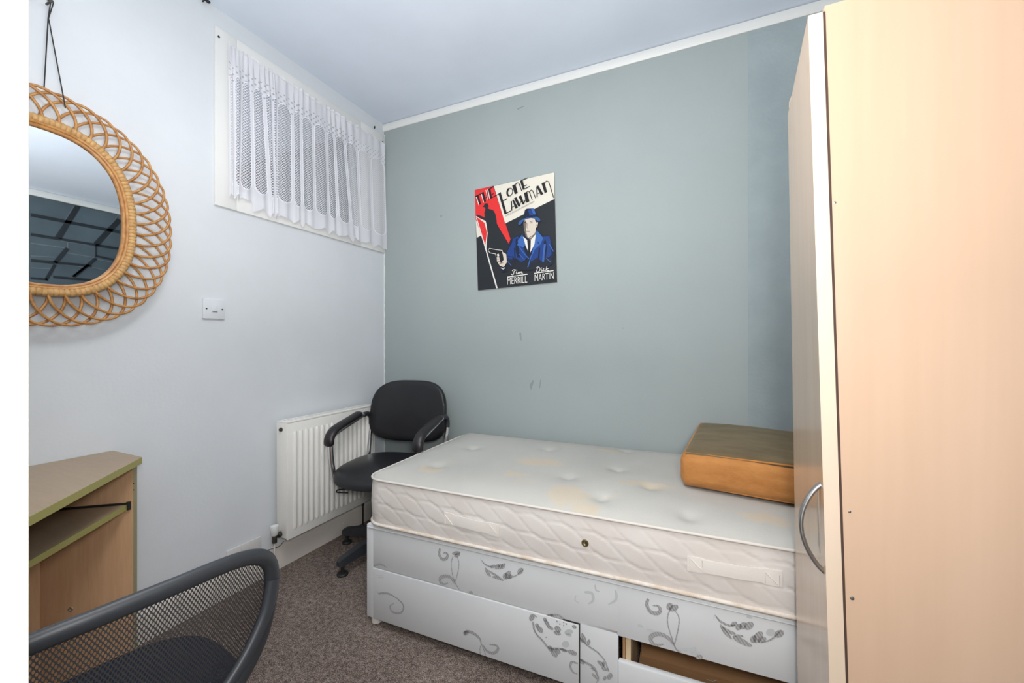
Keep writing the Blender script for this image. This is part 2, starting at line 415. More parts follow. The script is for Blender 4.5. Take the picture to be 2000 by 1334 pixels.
# dark joints and pale bevels of the slate blocks, placed through the mirror's reflection
MT = math.radians(3.0)                                         # the mirror leans back a little
MC = Vector((.034, -1.547, 1.541)); MN = Vector((math.cos(MT), 0, math.sin(MT)))
def through_mirror(px, py):
    p = on_plane(px, py, MC, MN); d = (p-CAM).normalized(); d = d-2*d.dot(MN)*MN
    return p+d*((W-p.x)/d.x)
def mc(X, Y): return through_mirror(60+X/4.04, 240+Y/4.04)
bm = B(); bx_j = []
def joint(a, b, wd, mi):
    p, q = mc(*a), mc(*b); t = (q-p); t.x = 0
    if t.length < 1e-4: return
    t.normalize(); s = Vector((0, -t.z, t.y))*wd/2; th = .004 if mi == 0 else .003
    c = [p-s, q-s, q+s, p+s]; c = [Vector((0, v.y, min(v.z, H-.052))) for v in c]
    hexa(bm, [(W-th, v.y, v.z) for v in c]+[(W-.0003, v.y, v.z) for v in c], mi)
J = [((0, 725), (700, 862), 14), ((0, 880), (700, 995), 11), ((370, 605), (215, 910), 20), ((700, 765), (515, 960), 20), ((515, 960), (515, 1060), 6),
     ((0, 1085), (480, 1130), 11), ((515, 1050), (700, 1090), 8), ((175, 1215), (640, 1255), 10), ((0, 1225), (130, 1235), 8), ((290, 990), (190, 1105), 14), ((515, 1070), (340, 1215), 12),
     ((190, 1120), (120, 1240), 10), ((440, 1130), (330, 1215), 8)]
for a, b, wd in J: joint(a, b, wd*.0018, 0)
Lt = [((0, 540), (340, 605)), ((345, 615), (275, 765)), ((385, 640), (690, 700)), ((690, 715), (610, 840)), ((300, 770), (610, 835)), ((290, 790), (620, 852)), ((265, 785), (205, 890)),
      ((290, 800), (240, 910)), ((620, 860), (510, 945)), ((0, 950), (290, 990)), ((290, 930), (290, 990)), ((235, 930), (500, 970)), ((280, 1025), (510, 1065)), ((640, 865), (540, 960)), ((515, 1075), (640, 1100)), ((0, 1050), (180, 1060)), ((0, 1145), (190, 1155)), ((190, 1110), (430, 1140)), ((460, 1135), (600, 1165)), ((150, 1215), (340, 1220))]
for a, b in Lt: joint(a, b, .007, 1)
struct('trim_4', bm, [M['grout'], M['tilelight']], 0)

# ================================================================== LACE CURTAIN
m = Mat('white_lace', (.84, .84, .89, 1), .8, spec=.1)
tc = m.node('ShaderNodeTexCoord'); sp = m.node('ShaderNodeSeparateXYZ'); m.nt.links.new(tc.outputs['UV'], sp.inputs[0])
U, V = E(m.nt, sp.outputs[0]), E(m.nt, sp.outputs[1])            # U counts panels, V metres above hem
at = m.node('ShaderNodeAttribute'); at.attribute_name = 'wid'; WD = E(m.nt, at.outputs['Fac'])
p = (U.frac()-.5).abs()*WD*2                                         # 0 .. half width*2 in metres
yy = ((V-.335).abs()-.205).max(0)*1.5
hw = (WD-.009).max(.004)
d = ((p/hw).pow(2)+(yy/.060).pow(2)).pow(.5)
inside = d.lt(1.0); rim = inside*d.gt(.88)
xo, yo, zo = m.xyz()
k = 2*PI/.0125
net = ((yo*k).sin()*(zo*k).sin()).abs()
net2 = (((yo+zo)*k*.5).sin().abs()).min(((yo-zo)*k*.5).sin().abs())
hole = net2.gt(.34)
a_in = .95-hole*.74
ey = (((yo*220).sin()*(zo*220).sin()).gt(.55))*V.gt(.55)*V.lt(.625)
a_out = .76-ey*.35
alpha = rim*.95+(1-rim)*(inside*a_in+(1-inside)*a_out)
m.setin('Alpha', alpha.clamp())
m.b.inputs['Subsurface Weight'].default_value = 0
M['lace'] = m
# seams: pixel x at the top / at the bottom, offset from the wall
seamsT = [447, 456, 474, 492, 513, 531, 541, 572, 588, 612, 637, 652, 670, 697, 724, 752]
seamsB = [449, 458, 468, 497, 530, 537, 542, 575, 592, 617, 645, 663, 690, 707, 730, 757]
ctop = [(447, 103), (470, 100), (514, 134), (560, 163), (600, 190), (640, 218), (680, 242), (720, 262), (752, 285)]
bm = B(); uvl = bm.loops.layers.uv.new('UVMap'); wl = bm.verts.layers.float.new('wid')
NS = len(seamsT)-1; SUB = 10; NV = 40; cols = []
random.seed(3)
for i in range(NS+1):
    for k in range(SUB if i < NS else 1):
        t = k/SUB
        if i < NS: xt = seamsT[i]*(1-t)+seamsT[i+1]*t; xb = seamsB[i]*(1-t)+seamsB[i+1]*t
        else: xt, xb = seamsT[-1], seamsB[-1]
        pt = atX(xt, 300, .03); pb = atX(xb, 300, .03)
        gather = .004*math.sin((i+t)*PI*4+.5)+.003*math.sin((i+t)*11)
        bulge = .007*math.sin(PI*t)*(1 if i % 2 else .5)+(.010*math.sin(PI*t) if i in (0, 1, 4, 5) else 0)
        scal = .020*abs(math.sin((i+t)*PI*1.0))**.7+.006*math.sin((i+t)*9.3)
        col = []
        for j in range(NV+1):
            v = j/NV; zt = 2.425+.004*math.sin((i+t)*6.3)+.003*math.sin((i+t)*15); zb = 1.718+scal
            if i+t < 3: zb += .03
            z = zb*(1-v)+zt*v
            g = max(0, (v-.8)/.2)
            yv = (pb.y*(1-v)+pt.y*v); xv = .024+bulge*(1-g)*(.5+.5*(1-v))+gather*(.35+g)+(.004*math.sin((i+t)*8)*(1-v)*.6)
            vt = bm.verts.new((max(.014, xv), min(yv, -.004), z)); col.append((vt, (i+t), z-1.718))
            i0 = min(i, NS-1); hwid = (seamsT[i0+1]-seamsT[i0])*(v)+(seamsB[i0+1]-seamsB[i0])*(1-v)
            yA = atX(xb*(1-v)+xt*v, 300, .03).y; yB = atX(xb*(1-v)+xt*v+hwid, 300, .03).y
            vt[wl] = max(.012, abs(yB-yA))
        cols.append(col)
for a, b in zip(cols[:-1], cols[1:]):
    for j in range(NV):
        f = bm.faces.new((a[j][0], b[j][0], b[j+1][0], a[j+1][0]))
        eps = 1e-4
        for lp, (src, s) in zip(f.loops, ((a[j], eps), (b[j], -eps), (b[j+1], -eps), (a[j+1], eps))): lp[uvl].uv = (src[1]+s, src[2])
root = thing('lace_curtain', 'white lace net curtain with long oval panels hung over the small high window', 'curtain', (.02, -.5, 1.72))
o = mesh_obj('lace_panel', bm, M['lace'], 60, root, off=root.location)
bm = B(); tube(bm, [(.03, WY0-.02, 2.418), (.032, -.5, 2.405), (.03, -.02, 2.418)], .0015, 6); wpart('curtain_wire', bm, M['trimwhite'], root)
for (px, py, lab) in ((427, 72, 'small dark screw at the upper left corner of the window board'), (731, 249, 'short dark nail in the window board near the ceiling corner'), (747, 277, 'tiny dark curtain pin at the right end of the curtain wire')):
    c = atX(px, py, .012); bm = B(); lathe(bm, [(.0042, 0), (.0045, .003), (.002, .005)], (0, 0, 0), 'X', 12)
    if px == 731: bmesh.ops.scale(bm, vec=(1.5, .7, 2.2), verts=bm.verts)
    o = mesh_obj('nail' if px == 731 else ('screw' if px < 500 else 'curtain_pin'), bm, M['black']); o.location = c; o['label'] = lab; o['category'] = 'nail' if px == 731 else ('screw' if px < 500 else 'pin')

# ================================================================== WICKER MIRROR
root = thing('wicker_mirror', 'oval-cornered wall mirror in a woven wicker lattice rim hanging on a dark cord', 'mirror', MC)
root.rotation_euler = (0, -MT, 0)
def se(a, rx, rz, p=2.45):
    ca, sa = math.cos(a), math.sin(a)
    return (math.copysign(abs(ca)**(2/p), ca)*rx, math.copysign(abs(sa)**(2/p), sa)*rz)
GX, GZ = .188, .245
# arc-length parametrised outline
def outline(rx, rz, n, p=2.45):
    K = 1440; pts = [se(2*PI*i/K, rx, rz, p) for i in range(K)]
    L = [0]
    for i in range(K): a, b = pts[i], pts[(i+1) % K]; L.append(L[-1]+math.hypot(a[0]-b[0], a[1]-b[1]))
    out = []; i = 0
    for k in range(n):
        s = L[-1]*k/n
        while L[i+1] < s: i += 1
        f = (s-L[i])/(L[i+1]-L[i]+1e-12); a, b = pts[i], pts[(i+1) % K]
        out.append((a[0]*(1-f)+b[0]*f, a[1]*(1-f)+b[1]*f))
    return out
o1 = outline(GX, GZ, 96); bm = B()
a = [bm.verts.new((.0, p[0], p[1])) for p in o1]; b = [bm.verts.new((-.006, p[0], p[1])) for p in o1]
bm.faces.new(a); bm.faces.new(b[::-1])
for i in range(96): bm.faces.new((a[i], b[i], b[(i+1) % 96], a[(i+1) % 96]))
part('mirror_glass', bm, M['mirror'], root, 30)
bm = B()
for dr, hx, rr in ((.004, .004, .006), (.012, .008, .006)):
    tube(bm, [(hx, p[0], p[1]) for p in outline(GX+dr, GZ+dr, 120)], rr, 8, True)
part('inner_cane_ring', bm, M['cane'], root)
bm = B(); NB = 1280; ob = outline(GX+.024, GZ+.024, NB)
P = [Vector((.008, p[0], p[1])) for p in ob]; rings = []
for i in range(NB):
    t = (P[(i+1) % NB]-P[i-1]).normalized(); a_ = Vector((1, 0, 0)); b_ = t.cross(a_)
    r = .0108+.0026*abs(math.sin(i*PI*128/NB))**.6
    rings.append([bm.verts.new(P[i]+a_*math.cos(2*PI*j/10)*r*.85+b_*math.sin(2*PI*j/10)*r) for j in range(10)])
for i in range(NB):
    for j in range(10): bm.faces.new((rings[i][j], rings[i][(j+1) % 10], rings[(i+1) % NB][(j+1) % 10], rings[(i+1) % NB][j]))
part('cane_binding', bm, M['binding'], root, 60)
# looping canes
NL = 44; K = NL*12; inner = outline(GX+.026, GZ+.026, K, 2.4); outer = outline(.331, .373, K, 2.25)
bm = B()
for i in range(NL):
    D = 4.2; pts = []
    for k in range(27):
        t = k/26
        s = (i+D*(t if True else 0))*12
        e = math.sin(PI*t)**.62
        # ends tuck a little apart so the loops bulge like petals
        ss = (i+D*(.5+(t-.5)*(1.0-.0*e)))*12
        f0 = int(math.floor(ss)) % K; fr = ss-math.floor(ss)
        I = Vector(inner[f0])*(1-fr)+Vector(inner[(f0+1) % K])*fr; O = Vector(outer[f0])*(1-fr)+Vector(outer[(f0+1) % K])*fr
        q = I*(1-e)+O*e
        pts.append((.004+.006*math.cos(PI*t)+.0015*math.sin(t*PI*5), q[0], q[1]))
    tube(bm, pts, .0042, 6)
part('wicker_rim', bm, M['cane'], root, 80)
# cord
nail = atX(94, 6, .012)
top1 = on_plane(83, 172, MC, MN)+Vector((.012, 0, 0)); top2 = on_plane(124, 213, MC, MN)+Vector((.014, 0, 0)); cr = atX(94, 36, .03)
def ml(p): return Matrix.Rotation(MT, 4, 'Y') @ (Vector(p)-MC)
bm = B(); hk = nail+Vector((.02, 0, 0))
tube(bm, [ml(p) for p in (hk, cr, top1)], .0016, 6); tube(bm, [ml(p) for p in (hk+Vector((0, .006, 0)), cr+Vector((.003, 0, 0)), top2)], .0016, 6)
tube(bm, [ml(p) for p in smoothpath([hk+Vector((0, -.002, .03)), hk, hk+Vector((.004, -.03, -.004)), hk+Vector((0, -.045, .004)), hk+Vector((0, -.03, .01))], 5)], .0016, 6)
part('hanging_cord', bm, M['cord'], root)
bm = B(); lathe(bm, [(.003, -.0119), (.003, .018), (.006, .019), (.006, .022)], (0, 0, 0), 'X', 10)
o = mesh_obj('wall_nail', bm, M['dark_metal']); o.location = nail; o['label'] = 'dark nail in the white wall holding the cord of the wicker mirror'; o['category'] = 'nail'
c = atX(399, 1, .012); bm = B(); tube(bm, smoothpath([(-.012, 0, 0), (.005, 0, 0), (.008, .01, -.004), (.008, .016, .004), (.006, -.012, .006)], 4), .003, 6)
o = mesh_obj('wall_hook', bm, M['black']); o.location = c; o['label'] = 'small black hook high on the white wall near the ceiling'; o['category'] = 'hook'

# ================================================================== POSTER
YP = -.008
def crop(x0, y0, s): return lambda X, Y: (x0+X/s, y0+Y/s)
c3, cb, cc, cdd, ce = crop(900, 320, 5.129), crop(920, 330, 13.34), crop(980, 340, 14.82), crop(980, 500, 18.18), crop(960, 400, 8.338)
PM = {}
def pcol(c):
    if c not in PM:
        PM[c] = Mat('poster_ink', lin(c), .55, spec=.3)
    return PM[c]
pmats = []; PB = {'a': B()}
def pmi(c):
    k = pcol(c)
    if k not in pmats: pmats.append(k)
    return pmats.index(k)
lay = [0]
def ppoly(pts, cf, col, step=True):
    if step: lay[0] += 1
    bm = PB['a']; y = YP-.00009*lay[0]
    vs = [bm.verts.new(atY(*cf(*q), y)) for q in pts]
    f = bm.faces.new(vs); f.material_index = pmi(col)
def pline(pts, cf, wd, col, w1=None, n=0):
    if n: pts = [(v.x, v.y) for v in smoothpath([(p[0], p[1], 0) for p in pts], n)]
    L = len(pts); A = []; Bq = []
    for i, p in enumerate(pts):
        a = pts[max(i-1, 0)]; b = pts[min(i+1, L-1)]; t = Vector((b[0]-a[0], b[1]-a[1])); t.normalize()
        k = (wd+((w1 if w1 is not None else wd)-wd)*i/(L-1))/2
        A.append((p[0]-t.y*k, p[1]+t.x*k)); Bq.append((p[0]+t.y*k, p[1]-t.x*k))
    lay[0] += 1; bm = PB['a']; y = YP-.00009*lay[0]
    va = [bm.verts.new(atY(*cf(*q), y)) for q in A]; vb = [bm.verts.new(atY(*cf(*q), y)) for q in Bq]
    for i in range(L-1):
        f = bm.faces.new((va[i], va[i+1], vb[i+1], vb[i])); f.material_index = pmi(col)
def ptext(s, cf, org, end, height, col, slant=0):
    cu = bpy.data.curves.new('lettering', 'FONT'); cu.body = s; cu.size = 1
    ob = bpy.data.objects.new('lettering', cu); COL.objects.link(ob)
    dg = bpy.context.evaluated_depsgraph_get(); me = bpy.data.meshes.new_from_object(ob.evaluated_get(dg))
    xs = [v.co.x for v in me.vertices]; ys = [v.co.y for v in me.vertices]
    x0, x1, y0, y1 = min(xs), max(xs), min(ys), max(ys)
    lay[0] += 1; y = YP-.00009*lay[0]; bm = PB['a']; mi = pmi(col)
    dx = ((end[0]-org[0])/(x1-x0), (end[1]-org[1])/(x1-x0)); dy = (slant/(y1-y0), -height/(y1-y0))
    vs = []
    for v in me.vertices:
        a, b = v.co.x-x0, v.co.y-y0
        vs.append(bm.verts.new(atY(*cf(org[0]+dx[0]*a+dy[0]*b, org[1]+dx[1]*a+dy[1]*b), y)))
    for p_ in me.polygons:
        try: f = bm.faces.new([vs[i] for i in p_.vertices]); f.material_index = mi
        except ValueError: pass
    bpy.data.objects.remove(ob); bpy.data.curves.remove(cu); bpy.data.meshes.remove(me)
BLK = (38, 43, 48); CRM = (226, 221, 207); RED = (226, 52, 52); INK = (32, 30, 34)
NAV = (24, 34, 58); BLU = (30, 62, 128); BL2 = (58, 102, 172); BRM = (52, 92, 150); SKN = (214, 203, 188); SHD = (120, 108, 98); WHT = (228, 226, 220)
quad = [(140, 262), (935, 85), (965, 1185), (172, 1268)]
ppoly(quad, c3, BLK)
ppoly([(330, 222), (934, 86), (940, 350), (445, 598)], c3, CRM)
ppoly([(141, 263), (325, 223), (498, 755), (480, 800), (245, 838), (148, 540)], c3, RED)
ppoly([(330, 222), (345, 219), (462, 590), (445, 598)], c3, CRM)
ppoly([(150, 555), (205, 718), (159, 742)], c3, CRM)
# silhouette
ppoly([(152, 528), (238, 592), (262, 690), (240, 850), (262, 850), (275, 690), (255, 575), (185, 545), (152, 518)], c3, CRM)
for pl in ([(222, 432), (218, 425), (233, 415), (240, 395), (270, 396), (276, 412), (282, 428), (272, 436), (272, 450), (246, 450), (240, 436)],
           [(246, 448), (272, 448), (325, 464), (346, 500), (358, 560), (362, 605), (268, 690), (256, 600), (246, 565), (240, 540), (236, 490)],
           [(240, 538), (250, 572), (190, 542), (150, 520), (150, 512), (182, 513)],
           [(362, 600), (400, 668), (480, 800), (480, 880), (255, 880), (262, 760), (270, 685)]): ppoly(pl, c3, BLK)
pline([(156, 540), (245, 835), (362, 1246)], c3, 8, WHT, 15)
# THE
for q in ([(130, 712), (195, 686), (262, 915), (215, 940)], [(275, 620), (328, 600), (390, 840), (345, 868)], [(450, 520), (503, 506), (548, 752), (500, 778)], [(385, 560), (410, 550), (470, 795), (450, 800)]): ppoly(q, cb, INK)
for q in ([(130, 735), (150, 728), (215, 940), (198, 950)], [(250, 625), (272, 618), (335, 870), (322, 880)], [(375, 552), (392, 545), (452, 808), (440, 812)], [(425, 535), (445, 528), (498, 778), (482, 785)]): ppoly(q, cb, WHT)
for q, wd in (([(100, 725), (330, 610)], 26), ([(450, 540), (585, 455)], 28), ([(370, 755), (450, 715)], 18), ([(540, 665), (590, 640)], 22), ([(500, 770), (760, 630)], 20)): pline(q, cb, wd, INK)
# L + ONE + LAWMAN
ppoly([(715, 640), (770, 600), (928, 1140), (872, 1182)], cb, INK); pline([(840, 828), (940, 770)], cb, 24, INK)
pline([(95, 1155), (262, 1062)], cc, 24, INK)
ring = [(235+78*math.cos(a)-28*math.sin(a)*0, 520+112*math.sin(a)-18*math.cos(a)) for a in [2*PI*i/20 for i in range(21)]]
pline(ring, cc, 20, INK); pline(ring[6:15], cc, 52, INK)
for q in ([(300, 330), (395, 285), (462, 545), (375, 585)], [(530, 205), (602, 172), (668, 420), (610, 460)], [(300, 750), (345, 735), (468, 965), (395, 1005)], [(350, 700), (425, 665), (545, 925), (485, 950)],
          [(480, 650), (560, 610), (655, 860), (605, 882)], [(640, 545), (735, 510), (800, 790), (700, 830)], [(1000, 350), (1060, 332), (1203, 575), (1130, 607)], [(1150, 265), (1235, 235), (1312, 520), (1240, 550)]): ppoly(q, cc, INK)
for q, wd in (([(395, 300), (440, 255), (490, 258), (515, 310), (578, 490)], 24), ([(530, 205), (750, 108)], 24), ([(650, 345), (727, 310)], 22), ([(635, 445), (803, 355)], 22), ([(278, 780), (290, 1060)], 32), ([(300, 955), (395, 920)], 18),
              ([(548, 790), (500, 930)], 26), ([(680, 740), (632, 872)], 26), ([(720, 520), (775, 497), (810, 540), (880, 750)], 22), ([(800, 505), (850, 458), (890, 475), (978, 695)], 22), ([(1012, 370), (1025, 665)], 30),
              ([(1040, 565), (1135, 530)], 18), ([(1240, 245), (1300, 200), (1355, 218), (1425, 430), (1505, 690)], 24)): pline(q, cc, wd, INK)
ptext('A RKO GOLDEN PRODUCTION', cc, (105, 1240), (935, 812), 44, (110, 104, 98))
# the man: coat, shirt, tie, head, hat, hand and pistol
ppoly([(240, 790), (330, 560), (420, 500), (510, 480), (600, 560), (690, 540), (730, 410), (850, 500), (940, 500), (990, 640), (1030, 800), (1000, 900), (860, 1010), (600, 1060), (380, 1040), (250, 880)], ce, NAV)
for q, c in (([(340, 560), (430, 510), (520, 700), (580, 860), (420, 1000), (340, 800)], BLU), ([(700, 560), (850, 520), (940, 510), (1010, 760), (930, 860), (820, 960), (640, 960), (640, 850)], BLU),
             ([(500, 480), (560, 640), (520, 690), (430, 660), (410, 610)], BL2), ([(735, 410), (840, 540), (800, 640), (690, 740), (660, 800), (700, 600)], BL2), ([(250, 780), (340, 600), (350, 760), (330, 980), (255, 900)], BLU),
             ([(515, 520), (590, 580), (640, 560), (720, 480), (700, 640), (620, 800), (560, 680)], WHT), ([(580, 570), (640, 575), (636, 700), (625, 830), (598, 760)], INK),
             ([(560, 520), (640, 570), (725, 470), (720, 420), (540, 440)], SHD)): ppoly(q, ce, c)
ppoly([(250, 880), (330, 900), (400, 870), (480, 930), (560, 920), (600, 880), (640, 930), (740, 860), (830, 930), (900, 850), (1010, 900), (1000, 960), (870, 1030), (600, 1070), (380, 1060), (260, 980)], ce, (33, 38, 48))
ppoly([(850, 600), (880, 560), (905, 700), (880, 880), (850, 860)], ce, NAV); ppoly([(395, 560), (420, 540), (440, 700), (470, 860), (420, 860), (390, 740)], ce, NAV); ppoly([(960, 620), (985, 610), (1030, 800), (1005, 880), (975, 780)], ce, NAV)
for q, wd, c in (([(420, 640), (520, 780), (610, 880)], 14, BL2), ([(700, 720), (640, 850), (590, 1020)], 16, BL2), ([(870, 640), (850, 800), (840, 930)], 30, BL2), ([(450, 800), (540, 900)], 10, BL2), ([(940, 640), (1010, 760)], 14, BL2), ([(890, 870), (965, 935)], 12, BL2),
                 ([(250, 830), (330, 850)], 8, NAV), ([(262, 870), (330, 890)], 8, NAV), ([(262, 920), (320, 990)], 10, BL2), ([(375, 700), (385, 960)], 16, NAV), ([(780, 700), (760, 950)], 24, NAV), ([(755, 600), (765, 640)], 12, NAV)): pline(q, ce, wd, c)
ppoly([(520, 290), (545, 230), (640, 200), (710, 215), (735, 270), (758, 290), (748, 350), (722, 378), (712, 450), (650, 530), (600, 550), (560, 490), (530, 400)], ce, SKN)
ppoly([(520, 290), (545, 240), (575, 300), (560, 420), (590, 540), (555, 480), (530, 390)], ce, SHD)
ppoly([(700, 210), (745, 215), (742, 270), (725, 300), (715, 270)], ce, INK)
for q, wd, c in (([(530, 292), (560, 285)], 10, INK), ([(622, 272), (680, 262)], 9, INK), ([(535, 312), (560, 305)], 12, SHD), ([(630, 295), (668, 290)], 14, SHD), ([(590, 300), (575, 370), (600, 395)], 7, SHD), ([(565, 432), (622, 434)], 9, SHD), ([(725, 315), (735, 350)], 8, SHD), ([(600, 545), (700, 480)], 9, SHD)): pline(q, ce, wd, c)
ppoly([(435, 300), (450, 270), (520, 225), (640, 195), (740, 195), (790, 230), (796, 262), (770, 275), (700, 225), (640, 215), (540, 240), (470, 325), (445, 330)], ce, BRM)
ppoly([(515, 215), (545, 80), (580, 62), (690, 58), (735, 190), (640, 205)], ce, NAV)
ppoly([(590, 75), (690, 60), (725, 160), (620, 175)], ce, BLU); ppoly([(645, 70), (690, 62), (720, 150), (680, 150)], ce, BL2)
ppoly([(405, 905), (425, 885), (455, 905), (462, 985), (430, 1035), (390, 1020), (362, 975), (360, 935)], c3, SKN)
for q in ([(362, 955), (410, 950)], [(368, 978), (415, 975)], [(385, 1000), (425, 992)]): pline(q, c3, 6, SHD)
ppoly([(275, 850), (290, 845), (418, 865), (420, 905), (430, 960), (400, 998), (385, 935), (360, 935), (350, 905), (285, 888)], c3, INK)
pline([(352, 925), (350, 903), (292, 892), (274, 868), (284, 848), (416, 868), (420, 900)], c3, 6, WHT)
ppoly([(362, 905), (380, 900), (385, 925), (368, 932)], c3, WHT)
ppoly([(398, 1040), (440, 1030), (450, 1075), (415, 1085)], c3, NAV); pline([(402, 1042), (425, 1055), (442, 1040)], c3, 8, WHT)
# names
pline([(195, 750), (915, 645)], cdd, 34, WHT); pline([(1150, 615), (1840, 518)], cdd, 32, WHT)
ptext('MERRILL', cdd, (195, 1010), (905, 945), 235, WHT); ptext('MARTIN', cdd, (1165, 892), (1845, 805), 235, WHT)
for q in ([(370, 530), (420, 490), (510, 500), (440, 540), (420, 640), (370, 670), (330, 630)], [(530, 545), (515, 620), (545, 640), (600, 570), (590, 635), (640, 570), (650, 560), (640, 635), (700, 555), (710, 620), (750, 600)],
          [(1220, 430), (1290, 390), (1360, 440), (1330, 540), (1240, 560), (1275, 420)], [(1410, 450), (1400, 530), (1440, 520), (1500, 450), (1470, 460), (1460, 520), (1520, 510)], [(1600, 370), (1560, 530)], [(1660, 440), (1580, 480), (1640, 520), (1670, 500)]):
    pline(q, cdd, 22, WHT, n=4)
pline([(545, 500), (550, 512)], cdd, 20, WHT); pline([(1415, 410), (1420, 422)], cdd, 20, WHT)
root = thing('film_poster', 'small red, cream and black crime film poster with a man in a blue hat', 'poster', atY(1008, 460, -.004))
bm = B(); q = [atY(*c3(*v), YP) for v in quad]
hexa(bm, [Vector((v.x, YP+.0004, v.z)) for v in q[::-1]]+[Vector((v.x, -.0004, v.z)) for v in q[::-1]])
# slightly curled board edge
wpart('poster_board', bm, Mat('poster_board_paper', lin((205, 200, 190)), .7), root, 30)
bmp = PB['a']
for f in bmp.faces:
    f.normal_update()
    if f.normal.y > 0: f.normal_flip()
bmp2 = bmp; o = None
me = bpy.data.meshes.new('poster_print'); bmesh.ops.translate(bmp, verts=bmp.verts, vec=-Vector(root.location)); bmp.to_mesh(me); bmp.free()
for k in pmats: me.materials.append(k.m)
o = bpy.data.objects.new('poster_print', me); COL.objects.link(o); o.parent = root

# ================================================================== SWITCH, SOCKET
def plate(name, x0, x1, y0, y1, lab, cat, rocker, mat):
    p0 = atX(x0, (y0+y1)/2, .01); p1 = atX(x1, (y0+y1)/2, .01); zt = atX(x1, y0, .01).z; zb = atX(x1, y1, .01).z
    root = thing(name, lab, cat, ((0), (p0.y+p1.y)/2, (zt+zb)/2)); w2 = (p1.y-p0.y)/2; h2 = (zt-zb)/2
    bm = B(); bx(bm, (.0005, -w2, -h2), (.010, w2, h2), .003); part('face_plate', bm, mat, root)
    for s in (-1, 1):
        bm = B(); lathe(bm, [(.0032, .0), (.0032, .0015), (.001, .0016)], (.0100, s*w2*.72, 0), 'X', 12); part('screw', bm, M['dark_metal'], root)
    if rocker == 'switch':
        bm = B(); bx(bm, (.009, -.011, -.013), (.0135, .011, .013), .002); bx(bm, (.0130, -.0095, -.0125), (.0142, .0095, -.0105), mi=1); part('rocker', bm, [mat, M['dark_metal']], root)
    else:
        for s in (-1, 1):
            bm = B()
            for dy, dz, hh in ((0, .012, .007), (-.011, -.006, .0035), (.011, -.006, .0035)):
                bx(bm, (.0095, s*w2*.5+dy-.003, dz-hh/2), (.0104, s*w2*.5+dy+.003, dz+hh/2))
            part('socket_holes', bm, M['black'], root)
            bm = B(); bx(bm, (.0095, s*w2*.18-.005, h2*.45), (.013, s*w2*.18+.005, h2*.85), .001); part('rocker', bm, mat, root)
    return root
plate('light_switch', 397, 440, 586, 624, 'white light switch plate on the white wall between mirror and window', 'switch', 'switch', M['plate'])
plate('double_socket', 444, 511, 1047, 1098, 'off-white double socket low on the white wall behind the mesh chair', 'socket', 'socket', M['plate2'])

# ================================================================== RADIATOR
RX = .100; RY0, RY1, RZ0, RZ1 = -.776, -.19, .163, .73
root = thing('radiator', 'cream-white ribbed panel radiator on the wall beside the black armchair', 'radiator', (.06, (RY0+RY1)/2, RZ0))
bm = B(); bx(bm, (RX-.012, RY0+.004, RZ0), (RX, RY1-.004, RZ1-.004), .004)
nr = 17; y0r = RY0+.045; pitch = (RY1-.03-y0r)/(nr-1)
for i in range(nr):
    yc = y0r+i*pitch; zt, zb = RZ1-.05, RZ0+.045; pts = [(RX-.004, yc, zb), (RX, yc, zb+.012), (RX, yc, zt-.012), (RX-.004, yc, zt)]
    tube(bm, pts, .0085, 10, r2=.0105, nrm=(1, 0, 0))
wpart('front_panel', bm, M['radiator'], root, 40)
bm = B(); bx(bm, (.028, RY0+.004, RZ0), (.040, RY1-.004, RZ1-.004), .004); wpart('back_panel', bm, M['radiator'], root)
for yy_ in (RY0, RY1-.005):
    bm = B(); bx(bm, (.026, yy_, RZ0+.01), (RX-.001, yy_+.005, RZ1), .0015); wpart('side_cover', bm, M['radiator'], root)
bm = B(); bx(bm, (.026, RY0, RZ1-.004), (RX+.001, RY1, RZ1+.004), .002)
for i in range(28): bx(bm, (.045, RY0+.02+i*.02, RZ1+.0038), (.085, RY0+.028+i*.02, RZ1+.0046), mi=1)
wpart('top_grille', bm, [M['radiator'], M['cream']], root)
bm = B(); c = (.062, RY0, RZ1-.035); lathe(bm, [(.010, 0), (.010, -.003), (.0075, -.004), (.0075, -.009), (.0035, -.012)], c, 'Y', 14); wpart('bleed_plug', bm, M['dark_metal'], root)
bm = B(); yv = RY0-.035
tube(bm, [(.062, RY0, RZ0+.03), (.062, yv, RZ0+.03)], .007, 10); lathe(bm, [(.013, -.014), (.015, -.006), (.013, .002)], (.062, RY0-.006, RZ0+.03), 'Y', 12)
lathe(bm, [(.009, -.030), (.011, -.028), (.011, .002), (.009, .004)], (.062, yv, RZ0+.03), 'Z', 12)
v_ = wpart('valve', bm, M['dark_metal'], root)
bm = B(); lathe(bm, [(.010, .004), (.015, .010), (.019, .045), (.017, .052), (.010, .055)], (.062, yv, RZ0+.03), 'Z', 16)
c_ = mesh_obj('valve_cap', bm, M['valve'], 35, v_, off=root.location)
bm = B(); tube(bm, [(.062, yv, RZ0), (.062, yv, .0005)], .0038, 8); wpart('supply_pipe', bm, M['cream'], root)
bm = B(); tube(bm, smoothpath([(.004, yv-.05, .127), (.03, yv-.02, .13), (.05, yv+.03, .13), (.06, yv+.05, .150)], 5), .0015, 5); wpart('stray_cable', bm, M['cord'], root)
bm = B(); tube(bm, [(.062, RY1-.06, RZ0+.002), (.062, RY1-.06, RZ0-.03)], .008, 10); tube(bm, [(.062, RY1-.06, RZ0-.03), (.062, RY1-.06, .0005)], .005, 8); wpart('lockshield_valve', bm, M['dark_metal'], root)
for yb in (RY0+.1, RY1-.1):
    bm = B(); bx(bm, (.0005, yb-.015, RZ0+.05), (.029, yb+.015, RZ1-.05)); wpart('wall_bracket', bm, M['radiator'], root)

